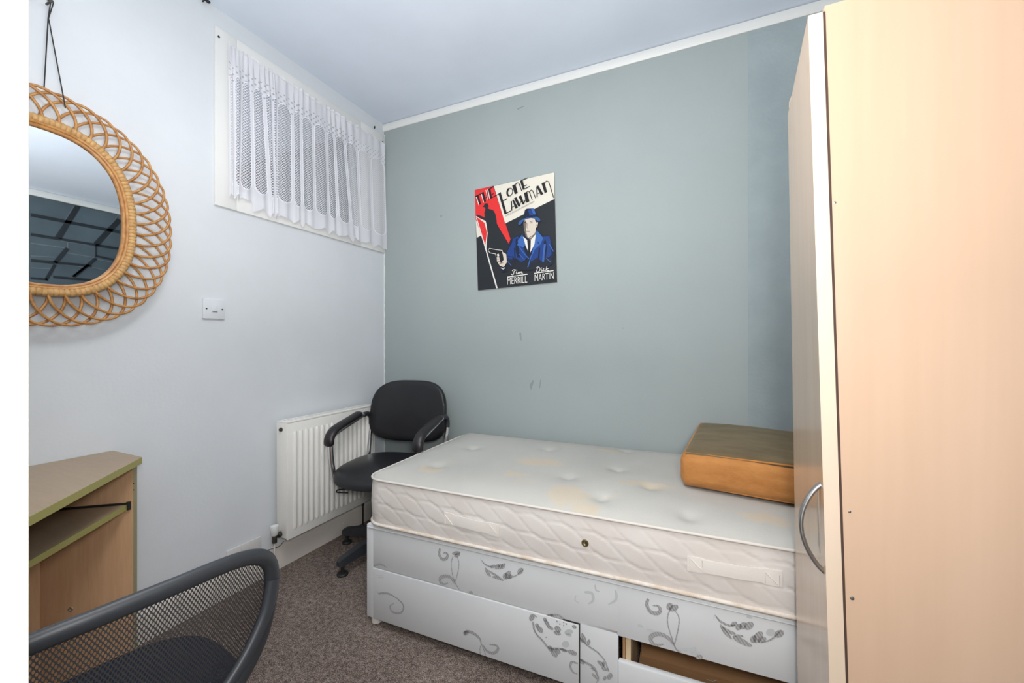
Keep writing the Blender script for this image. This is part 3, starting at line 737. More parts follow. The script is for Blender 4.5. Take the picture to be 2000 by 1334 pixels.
# ================================================================== BLACK ARMCHAIR
AC = Vector((.393, -.392, 0)); AR = math.radians(12)
root = thing('armchair', 'black vinyl swivel armchair with chrome arms in the corner by the radiator', 'chair', AC, AR)
bm = cushion_bm(.50, .47, .415, .472, 3.0, .018, front=.035); bmesh.ops.translate(bm, verts=bm.verts, vec=(0, -.01, 0)); part('seat', bm, M['vinyl'], root, 60)
bm = cushion_bm(.46, .42, .385, .412, 3.0, 0); bmesh.ops.translate(bm, verts=bm.verts, vec=(0, -.01, 0)); part('seat_shell', bm, M['black'], root, 60)
# backrest: rounded pad, curved, leaning back
def backpad(w_, h_, th, bulge, N=72, p=3.3):
    bm = B(); rings = []
    for s, dd in ((.001, 0), (.5, 0), (.85, 0), (.955, .12), (.995, .35), (1.0, .55), (.985, .8), (.93, .95), (.8, 1.0), (.5, 1.0+bulge), (.001, 1.0+bulge*1.4)):
        ring = []
        for j in range(N):
            a = 2*PI*j/N; ca, sa = math.cos(a), math.sin(a)
            x = math.copysign(abs(ca)**(2/p), ca)*w_/2*s; z = math.copysign(abs(sa)**(2/(p-.6 if sa > 0 else p+1)), sa)*h_/2*s
            x *= (1+.03*(-z/(h_/2)))
            ring.append(bm.verts.new((x, -th*dd-.9*x*x*.9, z)))
        rings.append(ring)
    for i in range(len(rings)-1):
        for j in range(N): bm.faces.new((rings[i][j], rings[i][(j+1) % N], rings[i+1][(j+1) % N], rings[i+1][j]))
    bm.faces.new(rings[0][::-1]); bm.faces.new(rings[-1]); return bm
bm = backpad(.475, .36, .05, .1); Mx = Matrix.Translation((0, .275, .705)) @ Matrix.Rotation(math.radians(-9), 4, 'X'); bmesh.ops.transform(bm, matrix=Mx, verts=bm.verts)
part('backrest', bm, M['vinyl'], root, 60)
bm = backpad(.455, .345, .014, 0); Mx = Matrix.Translation((0, .290, .702)) @ Matrix.Rotation(math.radians(-9), 4, 'X'); bmesh.ops.transform(bm, matrix=Mx, verts=bm.verts)
part('back_shell', bm, M['black'], root, 60)
for s in (-1, 1):
    X = s*.243
    path = smoothpath([(s*.20, -.10, .402), (s*.245, -.115, .402), (X, -.135, .43), (X, -.150, .50), (X, -.158, .58), (X, -.145, .628), (X, -.10, .648), (X, .02, .672), (X, .13, .694), (X, .185, .690), (X, .212, .655), (X, .20, .56), (X, .185, .45), (s*.245, .17, .402), (s*.20, .15, .402)], 6)
    bm = B(); tube(bm, path, .0128, 12); ar = part('arm', bm, M['chrome'], root, 60)
    bm = B(); pp = smoothpath([(X, -.172, .588), (X, -.170, .625), (X, -.145, .655), (X, -.10, .672), (X, .02, .694), (X, .10, .710)], 6)
    tube(bm, pp, .018, 14, r2=.028, nrm=(0, -.2, 1), taper=lambda t: min(1, .55+6*t)*min(1, .55+7*(1-t)))
    mesh_obj('arm_pad', bm, M['padvinyl'], 60, ar)
    bm = B(); tube(bm, [p for p in path if p.y > .125 and p.z > .62], .0142, 12); mesh_obj('arm_sleeve', bm, M['plastic'], 60, ar)
bm = B(); bx(bm, (-.09, -.08, .345), (.09, .12, .386), .008); part('mechanism', bm, M['black'], root)
bm = B(); tube(bm, smoothpath([(-.05, .02, .37), (-.12, -.06, .368), (-.155, -.13, .366), (-.20, -.155, .366), (-.205, -.16, .354), (-.15, -.15, .352)], 4), .0035, 6); part('lever', bm, M['black'], root)
bm = B(); lathe(bm, [(.030, .10), (.030, .22), (.022, .225), (.022, .35)], (0, 0, 0), 'Z', 20); part('column', bm, M['black'], root)
bm = B(); lathe(bm, [(.045, .075), (.05, .085), (.05, .125), (.04, .135)], (0, 0, 0), 'Z', 20); part('base_hub', bm, M['black'], root)
for k in range(5):
    a = math.radians(-101+72*k)-AR; dx, dy = math.cos(a), math.sin(a); bm = B()
    R1 = .288; n_ = Vector((-dy, dx, 0)); d_ = Vector((dx, dy, 0))
    def sec(r, hw_, zb, zt): return [d_*r-n_*hw_+Vector((0, 0, zb)), d_*r+n_*hw_+Vector((0, 0, zb)), d_*r+n_*hw_*.8+Vector((0, 0, zt)), d_*r-n_*hw_*.8+Vector((0, 0, zt))]
    S = [sec(.03, .026, .075, .125), sec(.18, .024, .060, .105), sec(R1-.03, .021, .050, .088), sec(R1, .019, .048, .082), sec(R1+.012, .013, .050, .072)]
    V_ = [[bm.verts.new(p) for p in s] for s in S]
    for A_, B_ in zip(V_[:-1], V_[1:]):
        for j in range(4): bm.faces.new((A_[j], A_[(j+1) % 4], B_[(j+1) % 4], B_[j]))
    bm.faces.new(V_[0][::-1]); bm.faces.new(V_[-1])
    bmesh.ops.bevel(bm, geom=[e for e in bm.edges if len(e.link_faces) == 2 and e.calc_face_angle(0) > .9], offset=.005, segments=2, affect='EDGES')
    lg = part('leg', bm, M['plastic'], root)
    bm = B(); lathe(bm, [(.026, .0), (.027, .006), (.022, .012), (.009, .014), (.009, .052)], tuple(d_*(R1-.012)), 'Z', 18); mesh_obj('glide', bm, M['black'], 35, lg)

# ================================================================== BED BASE (DIVAN)
BO = Vector((.695, -.872, 0)); BR = math.radians(1.4); BL, BW = 1.9, .812
root = thing('divan_bed_base', 'white satin divan bed base with grey scroll print and two drawers under the mattress', 'bed base', BO, BR)
BMx = (Matrix.Translation(BO) @ Matrix.Rotation(BR, 4, 'Z')); BInv = BMx.inverted(); bn = BMx.to_3x3() @ Vector((0, 1, 0))
def onbed(px, py, off=0): return BInv @ on_plane(px, py, BMx @ Vector((0, off, 0)), bn)
bd = root
# front rail pieces, shell
D1x0, D1x1 = onbed(730, 1150).x, onbed(1131, 1250).x; D2x0 = onbed(1207, 1280).x; D2x1 = BL-.03
DZT = .232; D2ZT = .230
bm = B()
bx(bm, (0, 0, .032), (D1x0-.002, .02, .398), .003); bx(bm, (D1x0-.004, 0, DZT+.002), (D2x0, .02, .398), .002)
bx(bm, (D1x1+.003, .0, .032), (D2x0, .02, DZT+.012), .001); bx(bm, (D2x0-.004, 0, D2ZT), (BL, .02, .398), .002); bx(bm, (D2x1, 0, .032), (BL, .02, .398), .002)
bx(bm, (0, .01, .032), (.018, BW, .398), .006); bx(bm, (BL-.018, .01, .032), (BL, BW, .398), .006); bx(bm, (.01, BW-.02, .032), (BL-.01, BW, .398), .003)
bx(bm, (.004, .004, .385), (BL-.004, BW-.004, .401), .006)
bx(bm, (.01, .40, .034), (BL-.01, .42, .385)); 
tube(bm, [(.006, -.001, .387), (BL-.006, -.001, .387)], .003, 8)
PRINTS = {'rail': [], 'drawer': []}
scrollf = B()
def bstroke(bm, pts, cf, wd, off, mi, n=5, prof='taper'):
    """tapered print stroke traced on the fabric front; wd in metres"""
    q = smoothpath([(p[0], p[1], 0) for p in pts], n) if len(pts) > 2 else [Vector((p[0], p[1], 0)) for p in pts]
    P = [onbed(*cf(v.x, v.y), off) for v in q]; L = len(P); A = []; Bv = []
    for i, p in enumerate(P):
        t = P[min(i+1, L-1)]-P[max(i-1, 0)]; t.y = 0
        if t.length < 1e-7: t = Vector((1, 0, 0))
        t.normalize(); s = i/(L-1)
        k = wd*.62*({'taper': math.sin(PI*min(1, .15+s*.85))**.6, 'leaf': (math.sin(PI*s)**.7+.08), 'even': 1.35, 'fat': .25+.75*s}[prof])
        A.append(bm.verts.new((p.x-t.z*k, off, p.z+t.x*k))); Bv.append(bm.verts.new((p.x+t.z*k, off, p.z-t.x*k)))
    for i in range(L-1): f = bm.faces.new((A[i], A[i+1], Bv[i+1], Bv[i])); f.material_index = mi
c8, c5, c6 = crop(850, 1060, 4.869), crop(1190, 1160, 5.263), crop(700, 820, 2.595)
o1_ = -.0009
def S(cf, pts, wd, prof='taper', mi=1, b=None, off=o1_): bstroke(b or bm, pts, cf, wd, off, mi, 5, prof)
def leaf(cf, a, b_, wd, mi=1, b=None, off=o1_): S(cf, [a, ((a[0]+b_[0])/2, (a[1]+b_[1])/2), b_], wd, 'leaf', mi, b, off)
# upper rail, left motif
S(c8, [(45, 55), (38, 110), (65, 155), (105, 150), (118, 115), (95, 95), (75, 105)], .009); S(c8, [(180, 340), (190, 385), (230, 445)], .002, 'even')
leaf(c8, (160, 105), (240, 95), .010); leaf(c8, (180, 130), (235, 105), .010); S(c8, [(170, 130), (152, 190), (160, 280), (185, 380)], .0018, 'even'); S(c8, [(205, 125), (225, 190), (215, 280), (185, 385)], .0018, 'even')
S(c8, [(185, 385), (145, 330), (95, 318), (50, 335), (50, 375), (85, 395), (125, 380)], .010)
leaf(c8, (320, 470), (360, 480), .008)
# garland
for pts, wd in (([(430, 145), (440, 190)], .005), ([(440, 165), (480, 210), (550, 235)], .004), ([(475, 235), (500, 290), (530, 320)], .009), ([(490, 255), (560, 300), (610, 325)], .006), ([(540, 325), (600, 335), (650, 362)], .008), ([(650, 355), (720, 330), (780, 305), (845, 245)], .003)):
    S(c8, pts, wd, 'leaf')
for a, b_, wd in (((520, 235), (575, 215), .008), ((570, 250), (610, 205), .010), ((600, 250), (640, 205), .010), ((625, 245), (665, 200), .010), ((650, 340), (680, 290), .012), ((670, 340), (715, 270), .014), ((690, 335), (735, 310), .010), ((785, 295), (835, 245), .012)): leaf(c8, a, b_, wd)
S(c6, [(80, 740), (110, 732), (150, 752)], .005); S(c8, [(1060, 692), (1110, 690), (1170, 690), (1235, 735)], .004, 'even'); S(c8, [(1100, 690), (1160, 715), (1230, 742)], .003, 'even'); leaf(c8, (1075, 700), (1125, 688), .008)
S(c8, [(1340, 500), (1330, 545), (1380, 580)], .003, 'taper', 2); S(c8, [(1420, 470), (1490, 480), (1500, 550), (1450, 585)], .007, 'taper', 2); S(c8, [(1520, 400), (1530, 450), (1570, 465)], .004, 'taper', 2); S(c8, [(1715, 450), (1720, 540), (1640, 590)], .006, 'taper', 2)
# post between the drawers
S(c8, [(1370, 900), (1440, 970), (1540, 1040), (1610, 1120), (1650, 1225)], .003, 'even'); S(c8, [(1370, 1110), (1430, 1140), (1510, 1190), (1550, 1290), (1530, 1334)], .006, 'taper')
for a, b_, wd in (((1430, 960), (1395, 860), .010), ((1370, 900), (1410, 950), .008), ((1450, 975), (1470, 920), .008), ((1540, 1125), (1610, 1175), .010), ((1580, 1190), (1640, 1210), .009), ((1600, 1180), (1600, 1130), .007), ((1370, 1110), (1420, 1150), .012), ((1640, 1300), (1680, 1245), .010), ((1600, 1310), (1625, 1270), .007), ((1490, 1240), (1540, 1300), .007), ((1480, 1190), (1530, 1220), .006)): leaf(c8, a, b_, wd)
# right half of the rail
S(c5, [(400, 50), (385, 110), (420, 180), (490, 200), (525, 165), (500, 125), (440, 120)], .009); leaf(c5, (600, 160), (640, 95), .012); leaf(c5, (620, 170), (705, 120), .012)
S(c5, [(625, 160), (600, 230), (605, 330), (665, 520)], .0018, 'even'); S(c5, [(670, 165), (715, 240), (710, 350), (670, 520)], .0018, 'even'); S(c5, [(665, 520), (600, 450), (510, 412), (435, 435), (430, 485), (480, 525), (565, 515)], .010); S(c5, [(665, 520), (690, 575), (735, 600)], .0025, 'even')
for a, b_, wd in (((700, 560), (760, 570), .005), ((760, 580), (800, 560), .006), ((800, 590), (850, 560), .006), ((840, 600), (890, 550), .007), ((860, 610), (920, 600), .006), ((290, 320), (350, 340), .006), ((380, 365), (470, 385), .005), ((1410, 235), (1470, 245), .005), ((1620, 420), (1690, 370), .012)): leaf(c5, a, b_, wd, 2)
for pts, wd in (([(1080, 210), (1075, 265)], .007), ([(1085, 215), (1140, 280), (1230, 325), (1300, 320)], .005), ([(1140, 310), (1190, 390), (1260, 465)], .008), ([(1160, 340), (1230, 390), (1300, 410)], .008), ([(1270, 435), (1320, 430), (1380, 435)], .005), ([(1270, 440), (1350, 480), (1470, 540)], .012), ([(1560, 500), (1640, 480), (1700, 440), (1760, 380)], .003)): S(c5, pts, wd, 'leaf')
for a, b_, wd in (((1250, 330), (1310, 290), .008), ((1310, 370), (1350, 310), .010), ((1350, 360), (1400, 295), .011), ((1395, 360), (1475, 295), .013), ((1460, 500), (1500, 430), .010), ((1490, 500), (1570, 390), .014), ((1530, 495), (1610, 450), .011), ((1700, 440), (1790, 380), .012), ((890, 660), (960, 640), .009)): leaf(c5, a, b_, wd)
for f in bm.faces: f.normal_update()
part('base_frame', bm, [M['divan'], M['print'], M['print_faint'], M['mat_pipe2']], root, 30)
# drawer one
bm = B(); bx(bm, (D1x0, -.004, .034), (D1x1, .016, DZT), .003)
def D(cf, pts, wd, prof='taper', mi=1): bstroke(bm, pts, cf, wd, -.0049, mi, 5, prof)
def DL(cf, a, b_, wd, mi=1): D(cf, [a, ((a[0]+b_[0])/2, (a[1]+b_[1])/2), b_], wd, 'leaf', mi)
D(c6, [(92, 870), (110, 888)], .012, 'leaf'); D(c6, [(100, 800), (128, 800)], .010, 'leaf'); D(c6, [(92, 790), (125, 790)], .005, 'leaf'); D(c6, [(100, 880), (150, 880), (195, 905)], .006, 'taper'); D(c6, [(190, 900), (228, 940), (215, 978), (175, 975), (160, 945), (185, 928)], .006, 'taper')
D(c8, [(275, 870), (300, 845), (360, 860), (420, 910), (440, 970)], .009, 'taper'); D(c8, [(275, 880), (290, 858), (320, 850)], .012, 'leaf'); D(c8, [(440, 960), (425, 1010), (428, 1058)], .0018, 'even'); D(c8, [(440, 960), (480, 1070)], .0018, 'even'); D(c8, [(450, 975), (500, 1035), (560, 1050), (598, 1010), (575, 975), (510, 970)], .008, 'taper')
for a, b_, wd in (((900, 740), (940, 680), .012), ((950, 780), (990, 800), .012), ((965, 800), (1025, 850), .014), ((1030, 715), (1060, 750), .010), ((1040, 740), (1085, 790), .011), ((1060, 790), (1125, 825), .009), ((1135, 820), (1195, 825), .016), ((1125, 850), (1195, 870), .010), ((1070, 985), (1120, 1030), .014), ((1110, 1010), (1155, 1090), .016), ((1140, 1010), (1190, 1055), .012), ((1190, 1010), (1250, 1035), .008), ((1260, 1030), (1350, 1060), .012), ((1300, 795), (1345, 805), .008), ((945, 690), (970, 710), .004)): DL(c8, a, b_, wd)
D(c8, [(930, 750), (950, 850), (1030, 940), (1080, 1000), (1180, 1010), (1260, 1030)], .004, 'even'); D(c8, [(1355, 1150), (1300, 1135), (1285, 1180), (1310, 1230), (1355, 1250)], .006, 'taper')
for a, b_ in (((1150, 745), (1165, 750)), ((1180, 770), (1190, 778)), ((1215, 755), (1228, 760)), ((1240, 775), (1252, 770)), ((1215, 785), (1228, 790)), ((1050, 895), (1060, 905))): DL(c8, a, b_, .004)
DL(c8, (1230, 860), (1310, 840), .012, 2); DL(c8, (1210, 980), (1270, 950), .014, 2); DL(c8, (1240, 870), (1300, 885), .006, 2)
d1 = part('drawer', bm, [M['divan'], M['print'], M['print_faint']], root, 30, 'closed left drawer front')
bm = B()
for lo, hi in (((D1x0+.02, .016, .05), (D1x1-.02, .38, .06)), ((D1x0+.02, .016, .05), (D1x0+.03, .38, .18)), ((D1x1-.03, .016, .05), (D1x1-.02, .38, .18)), ((D1x0+.02, .37, .05), (D1x1-.02, .38, .18))): bx(bm, lo, hi)
mesh_obj('drawer_box', bm, M['rawwood'], 0, d1)
bm = B(); bx(bm, (D1x1+.0005, -.0025, .034), (D1x1+.0035, .001, DZT+.004)); bx(bm, (onbed(1100, 1205).x, -.0022, DZT+.0008), (D1x1+.0035, .001, DZT+.0045))
part('drawer_gap', bm, M['dark_metal'], root, 0)
# drawer two: dropped front with its box seen through the slot
zt2 = onbed(1207, 1290, -.004).z
bm = B(); bx(bm, (D2x0+.0005, -.006, .012), (D2x1+.01, .014, zt2), .005)
D(c5, [(1000, 880), (1050, 895)], .008, 'leaf'); D(c5, [(1060, 900), (1110, 885)], .006, 'leaf')
d2 = part('drawer', bm, [M['divan'], M['print'], M['print_faint']], root, 30, 'sagging right drawer front with a gap above')
bm = B()
for lo, hi in (((D2x0+.045, .014, .03), (D2x1-.04, .39, .042)), ((D2x0+.012, .014, .03), (D2x0+.020, .38, .238)), ((D2x1-.05, .014, .03), (D2x1-.04, .39, .2))): bx(bm, lo, hi)
hexa(bm, [(D2x0+.05, .20, .04), (D2x1-.05, .20, .04), (D2x1-.05, .208, .04), (D2x0+.05, .208, .04), (D2x0+.05, .20, .205), (D2x1-.05, .20, .205), (D2x1-.05, .208, .205), (D2x0+.05, .208, .205)])
mesh_obj('drawer_box', bm, M['rawwood'], 0, d2)
bm = B(); bx(bm, (D2x0+.022, .012, .03), (D2x0+.036, .25, .236)); o_ = mesh_obj('chipboard_side', bm, M['chip'], 0, d2)
bm = B()
for xx, yy_ in ((.05, .05), (BL-.05, .05), (.05, BW-.05), (BL-.05, BW-.05), (BL/2, .05)):
    lathe(bm, [(.016, 0), (.022, .004), (.024, .028), (.018, .034)], (xx, yy_, 0), 'Z', 14)
# five little feet as separate parts
bm.free()
for xx, yy_ in ((.028, .028), (BL-.05, .05), (.05, BW-.05), (BL-.05, BW-.05)):
    bm = B(); lathe(bm, [(.014, 0), (.021, .004), (.022, .026), (.018, .032)], (xx, yy_, 0), 'Z', 14); part('foot', bm, M['tape'], root)
bm = B(); bx(bm, (.10, -.0035, .3995), (.108, .0, .4025)); bm.free()

# ================================================================== MATTRESS
root = thing('mattress', 'stained cream single mattress with quilted sides lying on the divan base', 'mattress', BMx @ Vector((0, 0, .402)), BR)
z0, z1 = .002, .178; R_ = .075
x0, y0, x1, y1 = -.004, -.006, BL+.0, BW+.0
def rr(x, y, inset=0):
    """map a square grid point into the rounded rectangle"""
    X0, X1, Y0, Y1 = x0+inset, x1-inset, y0+inset, y1-inset
    cx = min(max(x, X0+R_), X1-R_); cy = min(max(y, Y0+R_), Y1-R_)
    dx, dy = x-cx, y-cy
    if dx and dy:
        k = max(abs(dx), abs(dy))/math.hypot(dx, dy); return cx+dx*k, cy+dy*k
    return x, y
tufts = []
for (px, py) in ((1071, 878), (925, 873), (855, 908), (981, 838), (1206, 915), (1175, 968), (1224, 878), (1270, 950), (1345, 1000), (1110, 930)):
    q = BInv @ atZ(px, py, .612); tufts.append((q.x, q.y))
def topz(x, y):
    ex = min(x-x0, x1-x); ey = min(y-y0, y1-y); e = max(0, min(ex, ey))
    h = .034*(1-math.exp(-e/.05)); h += .004*math.sin(x*7+1)*math.sin(y*9)*(1-math.exp(-e/.1))
    for tx, ty in tufts:
        r2 = ((x-tx)**2+(y-ty)**2); h -= .011*math.exp(-r2/.0006)+.006*math.exp(-r2/.004)
    return z1+h
bm = B(); NX, NY = 190, 84; G = []
for i in range(NX+1):
    row = []
    for j in range(NY+1):
        x = x0+(x1-x0)*i/NX; y = y0+(y1-y0)*j/NY; X, Y = rr(x, y); row.append(bm.verts.new((X, Y, topz(X, Y) if 0 < i < NX and 0 < j < NY else z1)))
    G.append(row)
for i in range(NX):
    for j in range(NY): bm.faces.new((G[i][j], G[i+1][j], G[i+1][j+1], G[i][j+1]))
part('mattress_top', bm, M['mat_top'], root, 80)
# loop of the rounded rectangle
def rloop(off, n_side=420):
    pts = []; X0, X1, Y0, Y1 = x0-off, x1+off, y0-off, y1+off; r = R_+off
    def seg(a, b, n): 
        for i in range(n): t = i/n; pts.append((a[0]*(1-t)+b[0]*t, a[1]*(1-t)+b[1]*t))
    def arc(cx, cy, a0, n=10):
        for i in range(n): a = a0+PI/2*i/n; pts.append((cx+r*math.cos(a), cy+r*math.sin(a)))
    seg((X0+r, Y0), (X1-r, Y0), n_side); arc(X1-r, Y0+r, -PI/2); seg((X1, Y0+r), (X1, Y1-r), 40); arc(X1-r, Y1-r, 0)
    seg((X1-r, Y1), (X0+r, Y1), 60); arc(X0+r, Y1-r, PI/2); seg((X0, Y1-r), (X0, Y0+r), 60); arc(X0+r, Y0+r, PI); return pts
bm = B(); L0 = rloop(0); NL_ = len(L0); NZ = 34; R2 = []
acc = [0]
for i in range(1, NL_): acc.append(acc[-1]+math.hypot(L0[i][0]-L0[i-1][0], L0[i][1]-L0[i-1][1]))
cxm, cym = (x0+x1)/2, (y0+y1)/2
for k in range(NZ+1):
    v = k/NZ; z = z0+(z1-z0)*v; ring = []
    for i, (x, y) in enumerate(L0):
        s = acc[i]
        a_, b_ = L0[i-1], L0[(i+1) % NL_]; t = Vector((b_[0]-a_[0], b_[1]-a_[1])).normalized(); nx, ny = t.y, -t.x
        w1_ = .27*math.sin(2*PI*s/.20); ph = (z+.40*s)/.060
        g = 0
        for fph in (ph+w1_, ph+.5-w1_):
            dd = abs((fph+.5) % 1-.5); g += math.exp(-(dd/.036)**2)*.0026
        fade = math.sin(PI*min(1, max(0, v)))**.35 if 0 < v < 1 else 0
        off = .006*math.sin(PI*v)-g*fade
        ring.append(bm.verts.new((x+nx*off, y+ny*off, z)))
    R2.append(ring)
for k in range(NZ):
    for i in range(NL_): bm.faces.new((R2[k][i], R2[k][(i+1) % NL_], R2[k+1][(i+1) % NL_], R2[k+1][i]))
bm.faces.new(R2[0][::-1])
part('mattress_side', bm, M['mat_side'], root, 80)
bm = B(); Ls = rloop(.003, 80)
tube(bm, [(p[0], p[1], z1+.001) for p in Ls], .0045, 8, True); part('top_piping', bm, M['mat_pipe'], root, 60)
bm = B(); tube(bm, [(p[0], p[1], z0+.005) for p in rloop(.003, 80)], .006, 8, True); part('bottom_piping', bm, M['mat_pipe2'], root, 60)
def lm(px, py, off=-.012): p = onbed(px, py, off); return Vector((p.x, p.y, p.z-.402))
for (ax, ay, bx_, by_, lab) in ((868, 1011, 975, 1037, None), (1342, 1100, 1528, 1131, None)):
    P0, P1 = lm(ax, ay), lm(bx_, by_); hh = .042; zc = (P0.z+P1.z)/2
    hd_bm = B(); n_ = 24; top, bot = [], []
    pts = []
    for i in range(n_+1):
        t = i/n_; e = .003*math.sin(PI*min(1, max(0, (t-.18)/.64)))**1 if .18 < t < .82 else 0
        pts.append((P0.x+(P1.x-P0.x)*t, -.0135-e, P0.z+(P1.z-P0.z)*t+.0006*math.sin(t*19), (hh if (t < .2 or t > .8) else hh*.86)/2))
    va = []
    for (x, y, z, h) in pts:
        va.append([hd_bm.verts.new((x, y, z-h)), hd_bm.verts.new((x, y-.0015, z)), hd_bm.verts.new((x, y, z+h)), hd_bm.verts.new((x, y+.003, z+h)), hd_bm.verts.new((x, y+.003, z-h))])
    for A_, B_ in zip(va[:-1], va[1:]):
        for j in range(5): hd_bm.faces.new((A_[j], A_[(j+1) % 5], B_[(j+1) % 5], B_[j]))
    hd_bm.faces.new(va[0][::-1]); hd_bm.faces.new(va[-1])
    # raised stitching on the end patches
    for (ta, tb) in ((.03, .17), (.83, .97)):
        xa, xb = P0.x+(P1.x-P0.x)*ta, P0.x+(P1.x-P0.x)*tb
        for q in ([(xa, -.0155, zc-.014), (xa, -.0155, zc+.014), (xb, -.0155, zc-.014), (xb, -.0155, zc+.014)],): tube(hd_bm, q, .0011, 5)
    part('handle', hd_bm, M['tape'], root, 40)
c_ = lm(1143, 1060, -.009); bm = B(); lathe(bm, [(.003, -.001), (.004, -.0015), (.006, -.004), (.010, -.0045), (.0115, -.002), (.0115, .004)], (0, 0, 0), 'Y', 20)
bmesh.ops.translate(bm, verts=bm.verts, vec=(c_.x, -.0105, c_.z)); part('brass_eyelet', bm, M['brass'], root, 40, 'small brass air vent')

# ================================================================== CUSHION
CR = math.radians(-6.5)
root = thing('foam_cushion', 'thick brown velvet box cushion lying on the mattress beside the wardrobe', 'cushion', (1.832, -.585, .616), CR)
bm = B(); cw, cdp, ch = .56, .53, .125
bx(bm, (0, 0, .002), (cw, cdp, ch), .034, seg=6)
bmesh.ops.subdivide_edges(bm, edges=[e for e in bm.edges if e.calc_length() > .06], cuts=9, use_grid_fill=True)
for v in bm.verts:
    fx = 4*(v.co.x/cw)*(1-v.co.x/cw); fy = 4*(v.co.y/cdp)*(1-v.co.y/cdp); fz = v.co.z/ch
    fx = max(0, fx); fy = max(0, fy)
    v.co.z += (.012*fx*fy*fz) + .004*math.sin(v.co.x*11)*fz+ .014*fz*(v.co.y/cdp)
    v.co.y -= .008*math.sin(PI*min(1, max(0, fz)))*(1 if v.co.y < .1 else 0)
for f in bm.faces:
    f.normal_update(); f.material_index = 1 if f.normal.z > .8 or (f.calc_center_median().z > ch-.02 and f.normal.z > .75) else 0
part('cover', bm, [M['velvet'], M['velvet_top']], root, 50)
bm = B(); e = .016
for zz in (.010, ch-.006):
    lp = smoothpath([(e, e, zz), (cw/2, e-.008, zz+(.004 if zz > .05 else 0)), (cw-e, e, zz), (cw-e, cdp-e, zz+(.014 if zz > .05 else 0)), (e, cdp-e, zz+(.014 if zz > .05 else 0))], 1, True)
    tube(bm, lp, .003, 6, True)
part('seam', bm, M['velvet'], root, 60)

# ================================================================== WARDROBE
root = thing('wardrobe', 'tall pale beech laminate wardrobe at the right, seen from its side', 'wardrobe', (2.4, -1.05, 0)); root['_l'] = (2.4, -1.05, 0); del root['_l']
YN, YFa = -1.219, -.889; WT = 1.70
def edge(pxt, pyt, pxb, pyb, y):
    a, b = atY(pxt, pyt, y), atY(pxb, pyb, y)
    return lambda z: a.x+(b.x-a.x)*(z-a.z)/(b.z-a.z)
eNL = edge(1578, 25, 1620, 1334, YN); eNR = edge(1607, 25, 1652, 1334, YN); eFL = edge(1539, 230, 1558, 1334, YFa); eGP = edge(1611, 25, 1656, 1334, YN+.001)
def skew(bm, fl, lo, hi):
    pass
# door: solid slab, a little warped
zb, zt = .075, WT; bm = B(); n_ = 16; cols_ = []
for i in range(n_+1):
    z = zb+(zt-zb)*i/n_; xl, xr, xf = eNL(z), eNR(z), eFL(z); th = xr-xl
    cols_.append([bm.verts.new((xl, YN, z)), bm.verts.new((xr, YN, z)), bm.verts.new((xf+th, YFa, z-.012*(i/n_))), bm.verts.new((xf, YFa, z-.012*(i/n_)))])
for A_, B_ in zip(cols_[:-1], cols_[1:]):
    for j in range(4):
        f = bm.faces.new((A_[j], A_[(j+1) % 4], B_[(j+1) % 4], B_[j])); f.material_index = 1 if j in (0, 2) else 0
bm.faces.new(cols_[0][::-1]).material_index = 1; bm.faces.new(cols_[-1]).material_index = 1
bmesh.ops.bevel(bm, geom=[e for e in bm.edges if len(e.link_faces) == 2 and e.calc_face_angle(0) > 1.0], offset=.0012, segments=2, affect='EDGES')
door = wpart('door', bm, [M['beech_door'], M['beech_edge']], root, 40)
# handle
def dface(t, z): return Vector((eNL(z)*(1-t)+eFL(z)*t, YN*(1-t)+YFa*t, z))
h0, h1 = dface(.075, .862), dface(.060, .706); bm = B(); pts = []
for i in range(21):
    t = i/20; p = h0*(1-t)+h1*t; k = math.sin(PI*t)**.75
    pts.append(p+Vector((-.034*k+.002, -.002*k, 0)))
tube(bm, pts, .0042, 12, r2=.0065, nrm=(1, 0, 0)); mesh_obj('handle', bm, M['satin'], 60, door, off=root.location)
bm = B(); q = [dface(.13, .845), dface(.16, .85), dface(.17, .74), dface(.12, .73)]
hexa(bm, [v+Vector((-.0006, 0, 0)) for v in q]+[v+Vector((.0005, 0, 0)) for v in q]); mesh_obj('paper_label', bm, Mat('paper_label_grey', (.42, .37, .31, 1), .6), 0, door, off=root.location)
# carcass
xb_ = 2.66; bm = B(); v0 = []
for z in (0, WT+.01):
    xg = eGP(z); v0 += [(xg, YN+.001, z), (xb_-.03*z, YN+.001, z), (xb_-.03*z, YN+.019, z), (xg, YN+.019, z)]
hexa(bm, v0); wpart('side_panel', bm, M['beech'], root, 30)
bm = B(); v0 = []
for z in (0, WT+.01): xg = eFL(z)+.03; v0 += [(xg, YFa-.02, z), (xb_-.03*z, YFa-.02, z), (xb_-.03*z, YFa-.002, z), (xg, YFa-.002, z)]
hexa(bm, v0); wpart('side_panel', bm, M['beech'], root, 30)
bm = B(); bx(bm, (eGP(WT)+.003, YN+.019, WT-.01), (xb_-.055, YFa-.02, WT+.008)); wpart('top_panel', bm, M['beech'], root)
bm = B(); bx(bm, (eGP(0)+.01, YN+.019, 0), (eGP(0)+.026, YFa-.02, .07)); bx(bm, (eGP(0)+.012, YN+.019, .07), (xb_-.02, YFa-.02, .086)); wpart('plinth', bm, M['beech'], root)
bm = B(); v0 = []
for z in (.0, WT): v0 += [(xb_-.012-.03*z, YN+.019, z), (xb_-.004-.03*z, YN+.019, z), (xb_-.004-.03*z, YFa-.02, z), (xb_-.012-.03*z, YFa-.02, z)]
hexa(bm, v0); wpart('back_panel', bm, M['beech'], root)
bm = B(); g0 = []
for z in (.02, WT): xg = eNR(z); g0 += [(xg-.004, YN+.0006, z), (eGP(z)+.0008, YN+.0006, z), (eGP(z)+.0008, YN+.010, z), (xg-.004, YN+.010, z)]
